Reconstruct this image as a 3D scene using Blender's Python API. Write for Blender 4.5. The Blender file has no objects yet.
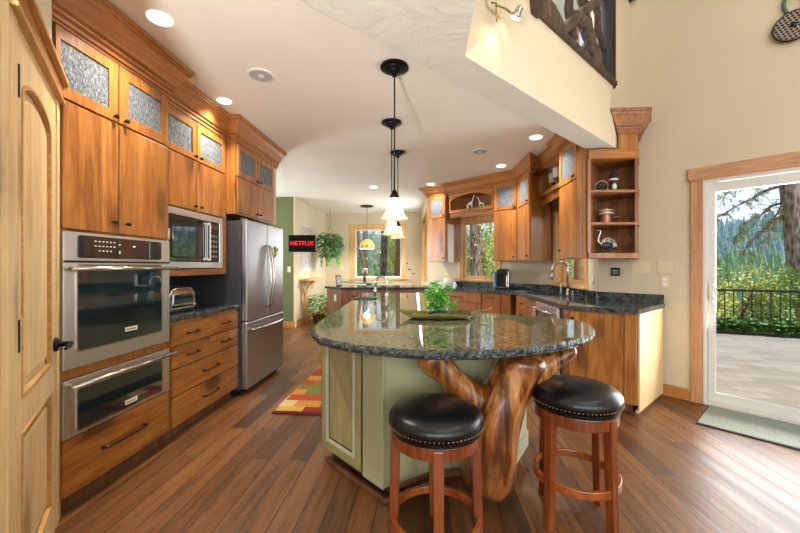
import bpy, bmesh, math, random
from mathutils import Vector, Matrix, noise
from mathutils.geometry import tessellate_polygon
SC = bpy.context.scene
COL = SC.collection
rng = random.Random(7)
R = math.radians
PI = math.pi

# ------------------------------------------------------------------ camera, sky, light, exposure
YAW = math.atan(25 / 356)
cam_d = bpy.data.cameras.new('camera'); cam = bpy.data.objects.new('camera', cam_d); COL.objects.link(cam)
cam_d.sensor_width = 36; cam_d.lens = 36 * 356 / 800; cam_d.clip_end = 1000; cam_d.clip_start = .02
cam.location = (0, 0, 1.28); cam.rotation_euler = (R(90), 0, YAW)
SC.camera = cam
SC.view_settings.view_transform = 'Standard'; SC.view_settings.look = 'None'
SC.view_settings.gamma = 1; SC.view_settings.use_curve_mapping = False
SC.view_settings.exposure = 0.56
SC.cycles.use_denoising = True
SC.cycles.max_bounces = 10; SC.cycles.diffuse_bounces = 5; SC.cycles.glossy_bounces = 4
SC.cycles.transmission_bounces = 6; SC.cycles.transparent_max_bounces = 8
SC.cycles.sample_clamp_indirect = 4; SC.cycles.caustics_reflective = False; SC.cycles.caustics_refractive = False

wd = bpy.data.worlds.new('world'); SC.world = wd; wd.use_nodes = True
wn = wd.node_tree.nodes; wl_ = wd.node_tree.links
wn.clear()
tc = wn.new('ShaderNodeTexCoord'); sx = wn.new('ShaderNodeSeparateXYZ'); rp = wn.new('ShaderNodeValToRGB')
bg = wn.new('ShaderNodeBackground'); wo = wn.new('ShaderNodeOutputWorld')
wl_.new(tc.outputs['Generated'], sx.inputs[0]); wl_.new(sx.outputs['Z'], rp.inputs[0])
rp.color_ramp.elements[0].position = 0.0; rp.color_ramp.elements[0].color = (.78, .86, .97, 1)
rp.color_ramp.elements[1].position = 0.55; rp.color_ramp.elements[1].color = (.40, .58, .92, 1)
e_ = rp.color_ramp.elements.new(.2); e_.color = (.66, .78, .97, 1)
wl_.new(rp.outputs[0], bg.inputs[0]); bg.inputs[1].default_value = 1.0
wl_.new(bg.outputs[0], wo.inputs[0])

def light(name, kind, loc, energy, color=(1, 1, 1), size=.2, size_y=None, target=None, spot=None):
    d = bpy.data.lights.new(name, kind); d.energy = energy; d.color = color
    o = bpy.data.objects.new(name, d); COL.objects.link(o); o.location = loc
    if kind == 'AREA':
        d.shape = 'RECTANGLE' if size_y else 'DISK'; d.size = size
        if size_y: d.size_y = size_y
    elif kind == 'SUN': d.angle = size
    else: d.shadow_soft_size = size
    if spot: d.spot_size = spot; d.spot_blend = .6
    if target is not None:
        o.rotation_euler = (Vector(target) - Vector(loc)).to_track_quat('-Z', 'Y').to_euler()
    return o
light('sun', 'SUN', (8, -6, 12), 3.4, (1, .94, .84), R(1.5), target=(8 - 8, -6 + 6.5, 12 - 13.5))
# unseen area lights added before the solid rear wall as window light
DAY = (.88, .94, 1.0)
light('rear_fill_panel', 'AREA', (-1.6, -5.9, 2.3), 112, DAY, 1.7, 3.2, target=(-1.6, 5, 2.1))
light('rear_fill_panel', 'AREA', (1.2, -5.9, 2.3), 112, DAY, 1.7, 3.2, target=(1.2, 5, 2.1))
light('rear_fill_panel', 'AREA', (4.0, -5.9, 2.3), 112, DAY, 1.7, 3.2, target=(4.0, 5, 2.1))
light('side_fill_panel', 'AREA', (5.1, -2.0, 1.6), 35, DAY, 2.4, 2.8, target=(0, -.5, 2.6))  # unseen area light added before the solid right wall for side fill
# daylight through the glass door, the kitchen windows and the hall beside the refrigerator
light('glass_door_daylight', 'AREA', (3.32, 3.0, 1.15), 72, (1, .97, .92), 1.7, 1.9, target=(0.6, .3, 2.6))
# unseen fill spot added behind the camera to brighten the kitchen ceiling
light('ceiling_fill_spot', 'SPOT', (-.75, -1.0, 1.05), 370, (1, .97, .93), .15, target=(-.75, 1.8, 2.74), spot=R(64))
light('loft_fill_light', 'AREA', (1.0, 3.5, 5.3), 110, DAY, .8, .8, target=(-.06, 4.38, 3.6))  # unseen area light added to brighten the loft behind the railing
light('nook_side_window_daylight', 'AREA', (-.13, 8.3, 1.7), 24, DAY, .9, 1.2, target=(-2.6, 8.1, 1.9))
light('hall_daylight', 'AREA', (-4.6, 5.9, 1.6), 75, DAY, 1.2, 1.8, target=(-1, 5.9, 2.6))

# ------------------------------------------------------------------ materials
def lin(c):
    if isinstance(c, str):
        c = [int(c[i:i + 2], 16) / 255 for i in (0, 2, 4)]
    return tuple(((v / 12.92) if v <= .04045 else ((v + .055) / 1.055) ** 2.4) for v in c[:3]) + (1,)
class NT:
    def __init__(s, name):
        s.m = bpy.data.materials.new(name); s.m.use_nodes = True
        s.n = s.m.node_tree.nodes; s.l = s.m.node_tree.links
        s.b = s.n['Principled BSDF']; s.out = s.n['Material Output']
    def node(s, t, **kw):
        n = s.n.new(t)
        for k, v in kw.items():
            if k.startswith('i_'): n.inputs[k[2:]].default_value = v
            else: setattr(n, k, v)
        return n
    def link(s, a, b): s.l.new(a, b)
    def coords(s, scale=(1, 1, 1), rnd=0.0, kind='Object', rot=(0, 0, 0)):
        t = s.node('ShaderNodeTexCoord'); out = t.outputs[kind]
        if rnd:
            oi = s.node('ShaderNodeObjectInfo'); mu = s.node('ShaderNodeMath', operation='MULTIPLY')
            s.link(oi.outputs['Random'], mu.inputs[0]); mu.inputs[1].default_value = rnd
            va = s.node('ShaderNodeVectorMath', operation='ADD'); s.link(out, va.inputs[0]); s.link(mu.outputs[0], va.inputs[1]); out = va.outputs[0]
        mp = s.node('ShaderNodeMapping'); mp.inputs['Scale'].default_value = scale; mp.inputs['Rotation'].default_value = rot
        s.link(out, mp.inputs[0]); return mp.outputs[0]
    def noise(s, vec, scale=5, detail=4, rough=.55, dist=0):
        n = s.node('ShaderNodeTexNoise'); n.inputs['Scale'].default_value = scale; n.inputs['Detail'].default_value = detail
        n.inputs['Roughness'].default_value = rough; n.inputs['Distortion'].default_value = dist
        s.link(vec, n.inputs['Vector']); return n.outputs[0]
    def ramp(s, fac, stops):
        r = s.node('ShaderNodeValToRGB'); els = r.color_ramp.elements
        while len(els) < len(stops): els.new(.5)
        for e, (p, c) in zip(els, stops):
            e.position = p; e.color = lin(c) if not (isinstance(c, tuple) and len(c) == 4) else c
        s.link(fac, r.inputs[0]); return r.outputs[0]
    def mix(s, fac, a, b, mode='MIX'):
        m = s.node('ShaderNodeMix', data_type='RGBA', blend_type=mode)
        for idx, v in ((0, fac), (6, a), (7, b)):
            if hasattr(v, 'links') or hasattr(v, 'is_linked'): s.link(v, m.inputs[idx])
            else: m.inputs[idx].default_value = v
        return m.outputs[2]
    def bump(s, h, strength=.3, dist=.01):
        b = s.node('ShaderNodeBump'); b.inputs['Strength'].default_value = strength; b.inputs['Distance'].default_value = dist
        s.link(h, b.inputs['Height']); s.link(b.outputs[0], s.b.inputs['Normal'])
    def set(s, **kw):
        for k, v in kw.items():
            k = k.replace('_', ' ')
            s.b.inputs[k].default_value = v
        return s
def plain(name, col, rough=.5, metal=0, bump=0, bscale=60, spec=.5, coat=0, emit=None, estr=0, vary=.0):
    t = NT(name); t.set(Roughness=rough, Metallic=metal); t.b.inputs['Specular IOR Level'].default_value = spec
    t.b.inputs['Base Color'].default_value = lin(col)
    if coat: t.set(Coat_Weight=coat); t.b.inputs['Coat Roughness'].default_value = .08
    if vary:
        v = t.coords(); n = t.noise(v, 9, 3); c = t.mix(.5, lin(col), lin(col)); 
        rr = t.ramp(n, [(.3, tuple(x * (1 - vary) for x in lin(col)[:3]) + (1,)), (.7, tuple(min(1, x * (1 + vary)) for x in lin(col)[:3]) + (1,))])
        t.link(rr, t.b.inputs['Base Color'])
    if bump:
        v = t.coords(); t.bump(t.noise(v, bscale, 5), bump, .004)
    if emit: t.b.inputs['Emission Color'].default_value = lin(emit); t.b.inputs['Emission Strength'].default_value = estr
    return t.m
def wood(name, light_c, mid_c, dark_c, axis='z', rough=.32, knots=.0, plank=.0, grain=1.0, coat=.25, fine=.55):
    t = NT(name)
    k = {'x': (1.1, 13, 13), 'y': (13, 1.1, 13), 'z': (13, 13, 1.1)}[axis]
    v = t.coords(tuple(a * grain for a in k), 9)
    n = t.noise(v, 1.1, 6, .62, 1.6)
    c = t.ramp(n, [(.28, dark_c), (.46, mid_c), (.62, light_c), (.75, mid_c)])
    v3 = t.coords((1, 1, 1), 5); n3 = t.noise(v3, 2.2, 2)
    c = t.mix(t.ramp(n3, [(.35, (0, 0, 0, 1)), (.65, (.55, .55, .55, 1))]), c, lin(mid_c))
    vf = t.coords(tuple(a * grain * 7 for a in k), 9); nf = t.noise(vf, 1.0, 3)
    c = t.mix(fine, c, t.ramp(nf, [(.36, (.58, .56, .54, 1)), (.56, (1, 1, 1, 1))]), 'MULTIPLY')
    if plank:
        ax = {'x': 'Z', 'z': 'X', 'y': 'X'}[axis]
        tcn = t.coords((1, 1, 1), 3); sp = t.node('ShaderNodeSeparateXYZ'); t.link(tcn, sp.inputs[0])
        m = t.node('ShaderNodeMath', operation='SNAP'); t.link(sp.outputs[ax], m.inputs[0]); m.inputs[1].default_value = .105
        w = t.node('ShaderNodeTexWhiteNoise', noise_dimensions='1D'); t.link(m.outputs[0], w.inputs['W'])
        g = t.ramp(w.outputs[0], [(0, (1 - plank, 1 - plank * 1.1, 1 - plank * 1.25, 1)), (1, (1 + plank * .3, 1 + plank * .25, 1, 1))])
        c = t.mix(1.0, c, g, 'MULTIPLY')
    if knots:
        vk = t.coords({'x': (1.6, 4, 4), 'z': (4, 4, 1.6), 'y': (4, 1.6, 4)}[axis], 21)
        vo = t.node('ShaderNodeTexVoronoi'); vo.inputs['Scale'].default_value = 1.0; t.link(vk, vo.inputs['Vector'])
        nk = t.noise(vk, 6, 3); ad = t.node('ShaderNodeMath', operation='MULTIPLY_ADD'); t.link(nk, ad.inputs[0]); ad.inputs[1].default_value = .16; t.link(vo.outputs['Distance'], ad.inputs[2])
        kf = t.ramp(ad.outputs[0], [(.23, (knots, knots, knots, 1)), (.29, (knots * .45, knots * .45, knots * .45, 1)), (.42, (0, 0, 0, 1))])
        c = t.mix(kf, c, lin('2c1508'))
    t.link(c, t.b.inputs['Base Color']); t.set(Roughness=rough, Coat_Weight=coat); t.b.inputs['Coat Roughness'].default_value = .2
    t.bump(nf, .08, .002)
    return t.m
M = {}
CH = ('c08646', 'a8692f', '7d431a')
M['cab'] = wood('cabinet_wood', *CH, axis='z', knots=.55, plank=.20)
M['cab_h'] = wood('cabinet_wood_across', *CH, axis='x', knots=.75, plank=.12)
M['crown'] = wood('crown_wood', 'b97c42', 'a66a36', '854a22', axis='x', rough=.4)
M['crown_y'] = wood('crown_wood_alt', 'c9894a', 'b87840', '98592a', axis='y', rough=.4)
M['shelf'] = wood('shelf_wood', 'b07848', '96603a', '70432a', axis='z', rough=.42)
M['base_red'] = wood('base_cabinet_wood', 'b5713c', 'a05f30', '7c4522', axis='z', knots=.3, plank=.1)
M['dark_end'] = wood('end_panel_wood', '8a6248', '7a543d', '60402e', axis='z', plank=.25)
M['alder'] = wood('knotty_alder', 'ead0a2', 'e0c08c', 'cfaa74', axis='z', rough=.45, knots=.45, grain=.9, coat=.1, fine=.22)
M['alder_h'] = wood('knotty_alder_across', 'dcb47a', 'cda063', 'b5864a', axis='x', rough=.45, knots=.4, coat=.1)
M['fir'] = wood('fir_trim', 'd0a078', 'c08d66', 'a9754f', axis='z', rough=.45, coat=.1)
M['fir_h'] = wood('fir_trim_across', 'cfa17c', 'bf8e69', 'a87652', axis='x', rough=.45, coat=.1)
M['basew'] = wood('baseboard_wood', 'c99055', 'b57a40', '95602e', axis='x', rough=.4)
M['oak'] = wood('window_wood', 'ecc48e', 'dcab6e', 'c08c50', axis='z', rough=.45)
M['stoolw'] = wood('stool_wood', '964f28', '7a3b1a', '5a2810', axis='z', rough=.25, coat=.5)
M['stoolr'] = wood('stool_ring_wood', 'b9692c', '9c4f20', '7c3812', axis='x', rough=.25, coat=.5)
M['drift'] = wood('driftwood', '5a4636', '3f2d20', '1d130d', axis='z', rough=.8, coat=0)
M['drift2'] = wood('driftwood_gray', '6f5d4a', '4d3d2e', '2c2119', axis='z', rough=.85, coat=0)
# trunk of the island
t = NT('polished_trunk_wood'); v = t.coords((9, 9, 1.3), 0); n = t.noise(v, 1.0, 7, .62, 2.2)
c = t.ramp(n, [(.30, '1f0e06'), (.43, '633314'), (.55, 'a9692f'), (.70, 'd9a266')]); vb = t.coords((1, 1, 1)); nb = t.noise(vb, 3, 3)
c = t.mix(t.ramp(nb, [(.50, (0, 0, 0, 1)), (.66, (.75, .75, .75, 1))]), c, lin('4a2510')); t.link(c, t.b.inputs['Base Color'])
t.set(Roughness=.3, Coat_Weight=.5); t.b.inputs['Coat Roughness'].default_value = .15; t.bump(n, .35, .012); M['trunk'] = t.m
# walls
def plaster(name, col, bump=.25, scale=7):
    t = NT(name); v = t.coords(); n = t.noise(v, scale, 6, .6, .6); n2 = t.noise(v, 1.1, 2)
    r = t.ramp(n, [(.40, (0, 0, 0, 1)), (.62, (1, 1, 1, 1))])
    L = lin(col)[:3]
    t.link(t.ramp(n2, [(.3, tuple(x * .96 for x in L) + (1,)), (.7, tuple(x * 1.03 for x in L) + (1,))]), t.b.inputs['Base Color'])
    t.set(Roughness=.75); t.b.inputs['Specular IOR Level'].default_value = .25; t.bump(r, bump, .006); return t.m
M['wall'] = plaster('beige_plaster', 'cfc1a6')
M['wallc'] = plaster('cream_plaster', 'd9cdb2', .15)
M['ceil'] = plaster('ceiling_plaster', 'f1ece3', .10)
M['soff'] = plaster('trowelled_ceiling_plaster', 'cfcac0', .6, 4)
M['green'] = plaster('green_paint', '6a6f4a', .1)
M['white'] = plain('white_paint', 'ece9e2', .4)
M['vinyl'] = plain('white_vinyl', 'd9d9d6', .35)
# floor planks
t = NT('hickory_floor_planks')
vec = t.coords((1, 1, 1), 0, 'Object', (0, 0, R(90)))
br = t.node('ShaderNodeTexBrick'); t.link(vec, br.inputs['Vector'])
for k, vv in (('Scale', 1.0), ('Mortar Size', .0034), ('Mortar Smooth', .1), ('Bias', 0), ('Brick Width', 1.15), ('Row Height', .128)): br.inputs[k].default_value = vv
br.offset = .37; br.inputs['Color1'].default_value = (0, 0, 0, 1); br.inputs['Color2'].default_value = (1, 1, 1, 1); br.inputs['Mortar'].default_value = (.5, .5, .5, 1)
tone = t.ramp(br.outputs['Color'], [(0, '422914'), (.25, '613e1f'), (.55, '714925'), (.8, '815731'), (1, '4f331a')])
vg = t.coords((14, .9, 1), 0); g = t.noise(vg, 1.6, 7, .65, 1.2)
gr = t.ramp(g, [(.34, (.42, .38, .34, 1)), (.5, (.95, .95, .95, 1)), (.66, (1.25, 1.22, 1.18, 1))])
c = t.mix(.9, tone, gr, 'MULTIPLY'); vk = t.coords((3, 1.6, 1)); n3 = t.noise(vk, 1.5, 3)
c = t.mix(t.ramp(n3, [(.55, (0, 0, 0, 1)), (.8, (.5, .5, .5, 1))]), c, lin('533420'))
c = t.mix(br.outputs['Fac'], c, lin('331a0a')); t.link(c, t.b.inputs['Base Color'])
t.set(Roughness=.33); t.b.inputs['Specular IOR Level'].default_value = .5
ww = t.noise(t.coords((9, .8, 1)), 1.2, 3); rr = t.ramp(ww, [(.3, (.32, .32, .32, 1)), (.7, (.47, .47, .47, 1))]); t.link(rr, t.b.inputs['Roughness'])
hm = t.node('ShaderNodeMath', operation='MULTIPLY_ADD'); t.link(br.outputs['Fac'], hm.inputs[0]); hm.inputs[1].default_value = -.8; t.link(ww, hm.inputs[2])
t.bump(hm.outputs[0], .35, .008); M['floor'] = t.m
# granite
def granite(name, stops, scale=55, rough=.06, veins=None):
    t = NT(name); v = t.coords(); n = t.noise(v, scale, 5, .7); n2 = t.noise(v, 5, 5, .6, 1.5)
    c = t.ramp(n, stops)
    if veins: c = t.mix(t.ramp(n2, [(.47, (0, 0, 0, 1)), (.53, (.75, .75, .75, 1)), (.6, (0, 0, 0, 1))]), c, lin(veins))
    t.link(c, t.b.inputs['Base Color']); t.set(Roughness=rough); t.b.inputs['Specular IOR Level'].default_value = .7
    return t.m
M['granite'] = granite('green_granite', [(.34, '12170f'), (.46, '434a39'), (.56, '737358'), (.68, 'a8a58a')], 48, .04, '8a8668')
t = NT('chiselled_granite_edge'); v = t.coords(); n = t.noise(v, 55, 6, .75)
t.link(t.ramp(n, [(.32, '0f1211'), (.48, '2c322f'), (.6, '5d6560'), (.75, 'b6bdb8')]), t.b.inputs['Base Color']); t.set(Roughness=.3); t.bump(t.noise(v, 38, 4), 1.0, .02); M['gedge'] = t.m
M['granite_dk'] = granite('dark_green_granite', [(.30, '121618'), (.48, '262c2e'), (.62, '4c5355'), (.75, '949a9a')], 50, .06, '596163')
M['splash'] = granite('slate_backsplash', [(.3, '1a2024'), (.5, '2a3136'), (.7, '414a4d')], 40, .2)
# metals, glass
def steel(name, col='c3c4c6', rough=.28, axis=(1, 1, 60)):
    t = NT(name); v = t.coords(axis); n = t.noise(v, 6, 3)
    t.b.inputs['Base Color'].default_value = lin(col); t.set(Metallic=1.0)
    t.link(t.ramp(n, [(.3, (rough * .93,) * 3 + (1,)), (.7, (rough * 1.07,) * 3 + (1,))]), t.b.inputs['Roughness']); return t.m
M['steel'] = steel('brushed_steel', 'e0e1e3', .36); M['steel_f'] = steel('refrigerator_steel', 'b9bdc3', .36, (60, 60, 1)); M['steel_s'] = plain('grey_side_panel', '4b4d51', .45, .4)
M['nickel'] = plain('satin_nickel', 'c8c4bc', .22, 1); M['chrome'] = plain('chrome', 'd8dadc', .08, 1)
M['pewter'] = plain('dark_pewter', '3b3630', .35, .9); M['bronze'] = plain('oil_rubbed_bronze', '17161a', .35, .7)
M['black'] = plain('black_plastic', '0c0d10', .3); M['blackmetal'] = plain('black_iron', '101113', .5, .3)
t = NT('black_oven_glass'); t.b.inputs['Base Color'].default_value = lin('12262b'); t.set(Roughness=.04, Coat_Weight=1.0); t.b.inputs['Specular IOR Level'].default_value = .9; t.b.inputs['Coat IOR'].default_value = 1.6; M['oglass'] = t.m
t = NT('rain_glass'); v = t.coords((170, 170, 60), 3); n = t.noise(v, 1.0, 2, .6, .6)
t.link(t.ramp(n, [(.3, '34393f'), (.5, '5d6267'), (.68, '9a9fa3')]), t.b.inputs['Base Color']); t.set(Roughness=.38); t.b.inputs['Specular IOR Level'].default_value = .3; t.bump(n, .35, .006); M['rain'] = t.m
t = NT('window_glass'); t.n.remove(t.b); g1 = t.node('ShaderNodeBsdfTransparent'); g2 = t.node('ShaderNodeBsdfGlossy'); g2.inputs['Roughness'].default_value = .01
fr = t.node('ShaderNodeFresnel'); fr.inputs[0].default_value = 1.35; mx = t.node('ShaderNodeMixShader'); ge = t.node('ShaderNodeNewGeometry'); sb = t.node('ShaderNodeMath', operation='SUBTRACT'); sb.inputs[0].default_value = 1; t.link(ge.outputs['Backfacing'], sb.inputs[1]); ml = t.node('ShaderNodeMath', operation='MULTIPLY'); t.link(fr.outputs[0], ml.inputs[0]); t.link(sb.outputs[0], ml.inputs[1]); t.link(ml.outputs[0], mx.inputs[0]); t.link(g1.outputs[0], mx.inputs[1]); t.link(g2.outputs[0], mx.inputs[2]); t.link(mx.outputs[0], t.out.inputs[0]); M['glass'] = t.m
t = NT('sage_paint'); v = t.coords(); n = t.noise(v, 3, 3); t.link(t.ramp(n, [(.3, 'a09e78'), (.7, 'aaa983')]), t.b.inputs['Base Color']); t.set(Roughness=.42); M['sage'] = t.m
M['sage_l'] = plain('pale_sage_paint', 'b5b79c', .4); M['glaze'] = plain('dark_glaze', '25251a', .5)
M['sagedoor'] = wood('glazed_sage_wood', 'a49c6e', '9b9367', '8e865d', axis='z', rough=.4)
t = NT('black_leather'); v = t.coords(); n = t.noise(v, 90, 3); t.b.inputs['Base Color'].default_value = lin('0e1116'); t.set(Roughness=.3); t.bump(n, .12, .003); M['leather'] = t.m
M['brass'] = plain('antique_brass', '9a8355', .35, 1)
def emis(name, col, s, base='ffffff'):
    t = NT(name); t.b.inputs['Base Color'].default_value = lin(base); t.b.inputs['Emission Color'].default_value = lin(col); t.b.inputs['Emission Strength'].default_value = s; return t.m
M['lamp'] = emis('lit_lamp', 'fff4e0', 4); t = NT('frosted_shade_glass'); t.n.remove(t.b); d1 = t.node('ShaderNodeBsdfDiffuse'); d2 = t.node('ShaderNodeBsdfTranslucent'); mx = t.node('ShaderNodeMixShader'); mx.inputs[0].default_value = .6
d1.inputs[0].default_value = lin('fff4e0'); d2.inputs[0].default_value = lin('fff0d4'); t.link(d1.outputs[0], mx.inputs[1]); t.link(d2.outputs[0], mx.inputs[2])
em = t.node('ShaderNodeEmission'); em.inputs[0].default_value = lin('fff0d8'); em.inputs[1].default_value = .16; ads = t.node('ShaderNodeAddShader'); t.link(mx.outputs[0], ads.inputs[0]); t.link(em.outputs[0], ads.inputs[1])
t.link(ads.outputs[0], t.out.inputs[0]); M['shade'] = t.m
M['red'] = emis('red_letters', 'ff1018', 1.2, 'd01018'); M['blue'] = emis('blue_display', '3060ff', 1.5)
M['speaker'] = plain('speaker_grille', 'b4b2b6', .6, bump=.3, bscale=300)
M['leaf'] = plain('green_leaves', '57a548', .45, vary=.5); M['leafd'] = plain('dark_green_leaves', '3f8a4c', .45, vary=.5); M['leafb'] = plain('bright_green_leaves', '7cc850', .45, vary=.4)
M['fol1'] = plain('yellow_green_foliage', 'c2c466', .7, vary=.45); M['fol2'] = plain('green_foliage', '86a04e', .7, vary=.45); M['ivy'] = plain('ivy_leaves', '44701f', .5, vary=.5)
M['con1'] = plain('conifer_needles', '7f9c6a', .8, vary=.4); M['con2'] = plain('hazed_conifer_needles', '85a29c', .85, vary=.35)  # blue haze of distance put into the far needle colour
M['needle'] = plain('pine_needles', '8a9650', .7, vary=.4)
t = NT('pine_bark'); v = t.coords((5, 5, 1.4)); vo = t.node('ShaderNodeTexVoronoi'); vo.inputs['Scale'].default_value = 2.6; t.link(v, vo.inputs['Vector']); n = t.noise(v, 4, 5)
ad = t.node('ShaderNodeMath', operation='MULTIPLY'); t.link(vo.outputs['Distance'], ad.inputs[0]); t.link(n, ad.inputs[1])
t.link(t.ramp(ad.outputs[0], [(.08, '4a3a33'), (.25, '86705f'), (.45, 'ad9686')]), t.b.inputs['Base Color']); t.set(Roughness=.9); t.bump(ad.outputs[0], 1, .06); M['bark'] = t.m
M['barkr'] = plain('reddish_bark', '8a5a3c', .8, bump=.6, bscale=12, vary=.3)
t = NT('hillside_soil'); v = t.coords(); n = t.noise(v, .25, 6); t.link(t.ramp(n, [(.35, '3f4f2c'), (.55, '6a7040'), (.7, '857a4e')]), t.b.inputs['Base Color']); t.set(Roughness=.95); M['soil'] = t.m
t = NT('patio_pavers'); v = t.coords((1, 1, 1), 0, 'Object', (0, 0, R(12))); br = t.node('ShaderNodeTexBrick'); t.link(v, br.inputs['Vector'])
for k, vv in (('Scale', 1.0), ('Mortar Size', .006), ('Brick Width', .42), ('Row Height', .21)): br.inputs[k].default_value = vv
br.inputs['Color1'].default_value = lin('a59a8a'); br.inputs['Color2'].default_value = lin('928878'); br.inputs['Mortar'].default_value = lin('7f7870')
n = t.noise(t.coords(), 6, 5); t.link(t.mix(.6, br.outputs['Color'], t.ramp(n, [(.3, (.75, .75, .75, 1)), (.7, (1.1, 1.1, 1.1, 1))]), 'MULTIPLY'), t.b.inputs['Base Color']); t.set(Roughness=.9); M['patio'] = t.m
t = NT('woven_rug'); v = t.coords(); sp = t.node('ShaderNodeSeparateXYZ'); t.link(v, sp.inputs[0])
q = t.node('ShaderNodeTexBrick'); t.link(v, q.inputs['Vector'])
for k, vv in (('Scale', 1.0), ('Mortar Size', 0.0), ('Brick Width', .24), ('Row Height', .15), ('Bias', 0.0)): q.inputs[k].default_value = vv
q.inputs['Color1'].default_value = (0, 0, 0, 1); q.inputs['Color2'].default_value = (1, 1, 1, 1)
rc = t.ramp(q.outputs['Color'], [(0, '8c2a1e'), (.22, 'c98a3c'), (.42, 'd9bd86'), (.6, 'b04a28'), (.75, '7c7a3c'), (.9, 'caa24e')])
for el in rc.node.color_ramp.elements: pass
rc.node.color_ramp.interpolation = 'CONSTANT'
n = t.noise(v, 120, 2); t.link(rc, t.b.inputs['Base Color']); t.set(Roughness=.95); t.bump(n, .5, .004); M['rug'] = t.m
M['rugb'] = plain('maroon_rug_border', '5d141a', .95, bump=.4, bscale=150)
t = NT('sage_mat_pile'); v = t.coords(); n = t.noise(v, 160, 3); t.link(t.ramp(n, [(.3, '747c70'), (.7, '9da396')]), t.b.inputs['Base Color']); t.set(Roughness=.95); t.bump(n, .6, .006); M['mat'] = t.m
M['matb'] = plain('dark_mat_edge', '2b3036', .8)
M['copper'] = plain('copper', 'a5705a', .35, .6); M['cream'] = plain('cream_ceramic', 'ece2cf', .35); M['stone'] = plain('dark_stone', '34383c', .4, vary=.3)
M['tray'] = plain('bronze_green_glaze', '6f6c3a', .25, .35, vary=.35); M['brown'] = plain('brown_ceramic', '6b4a33', .5)
M['terra'] = plain('rust_glass', 'c8661e', .25, emit='c8661e', estr=.3); t = NT('amber_glass'); t.n.remove(t.b); d1 = t.node('ShaderNodeBsdfDiffuse'); d2 = t.node('ShaderNodeBsdfTranslucent'); mx = t.node('ShaderNodeMixShader'); mx.inputs[0].default_value = .55; d1.inputs[0].default_value = lin('efd8a4'); d2.inputs[0].default_value = lin('f2d898'); t.link(d1.outputs[0], mx.inputs[1]); t.link(d2.outputs[0], mx.inputs[2]); t.link(mx.outputs[0], t.out.inputs[0]); M['amberg'] = t.m
M['plate'] = plain('ivory_plate', 'd9cba8', .4); M['wplate'] = plain('white_plate', 'ecebe6', .35)
t = NT('art_print'); v = t.coords(); n = t.noise(v, 9, 3, .6, 2); t.link(t.ramp(n, [(.35, '5b6da0'), (.5, 'd9d9dc'), (.62, 'b98a68'), (.75, '44506c')]), t.b.inputs['Base Color']); t.set(Roughness=.4); M['print'] = t.m
t = NT('checked_towel'); v = t.coords(); ck = t.node('ShaderNodeTexChecker'); ck.inputs['Scale'].default_value = 60; ck.inputs[1].default_value = lin('a8324a'); ck.inputs[2].default_value = lin('e9dcd8'); t.link(v, ck.inputs['Vector']); t.link(ck.outputs[0], t.b.inputs['Base Color']); t.set(Roughness=.9); M['towel'] = t.m
M['tableg'] = plain('green_glass_top', '5d7a66', .1); M['pink'] = plain('pink_petals', 'd88a9a', .6); M['yel'] = plain('yellow_enamel', 'd8c832', .4)
M['grt'] = plain('green_enamel', '3f6b52', .45, .2)
t = NT('punched_tin'); v = t.coords((1, 1, 1)); vo = t.node('ShaderNodeTexVoronoi'); vo.inputs['Scale'].default_value = 42; vo.inputs['Randomness'].default_value = 0; t.link(v, vo.inputs['Vector'])
t.link(t.ramp(vo.outputs['Distance'], [(.36, '2b2320'), (.44, 'a79e98')]), t.b.inputs['Base Color']); t.set(Metallic=.6, Roughness=.35); M['tin'] = t.m

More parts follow.
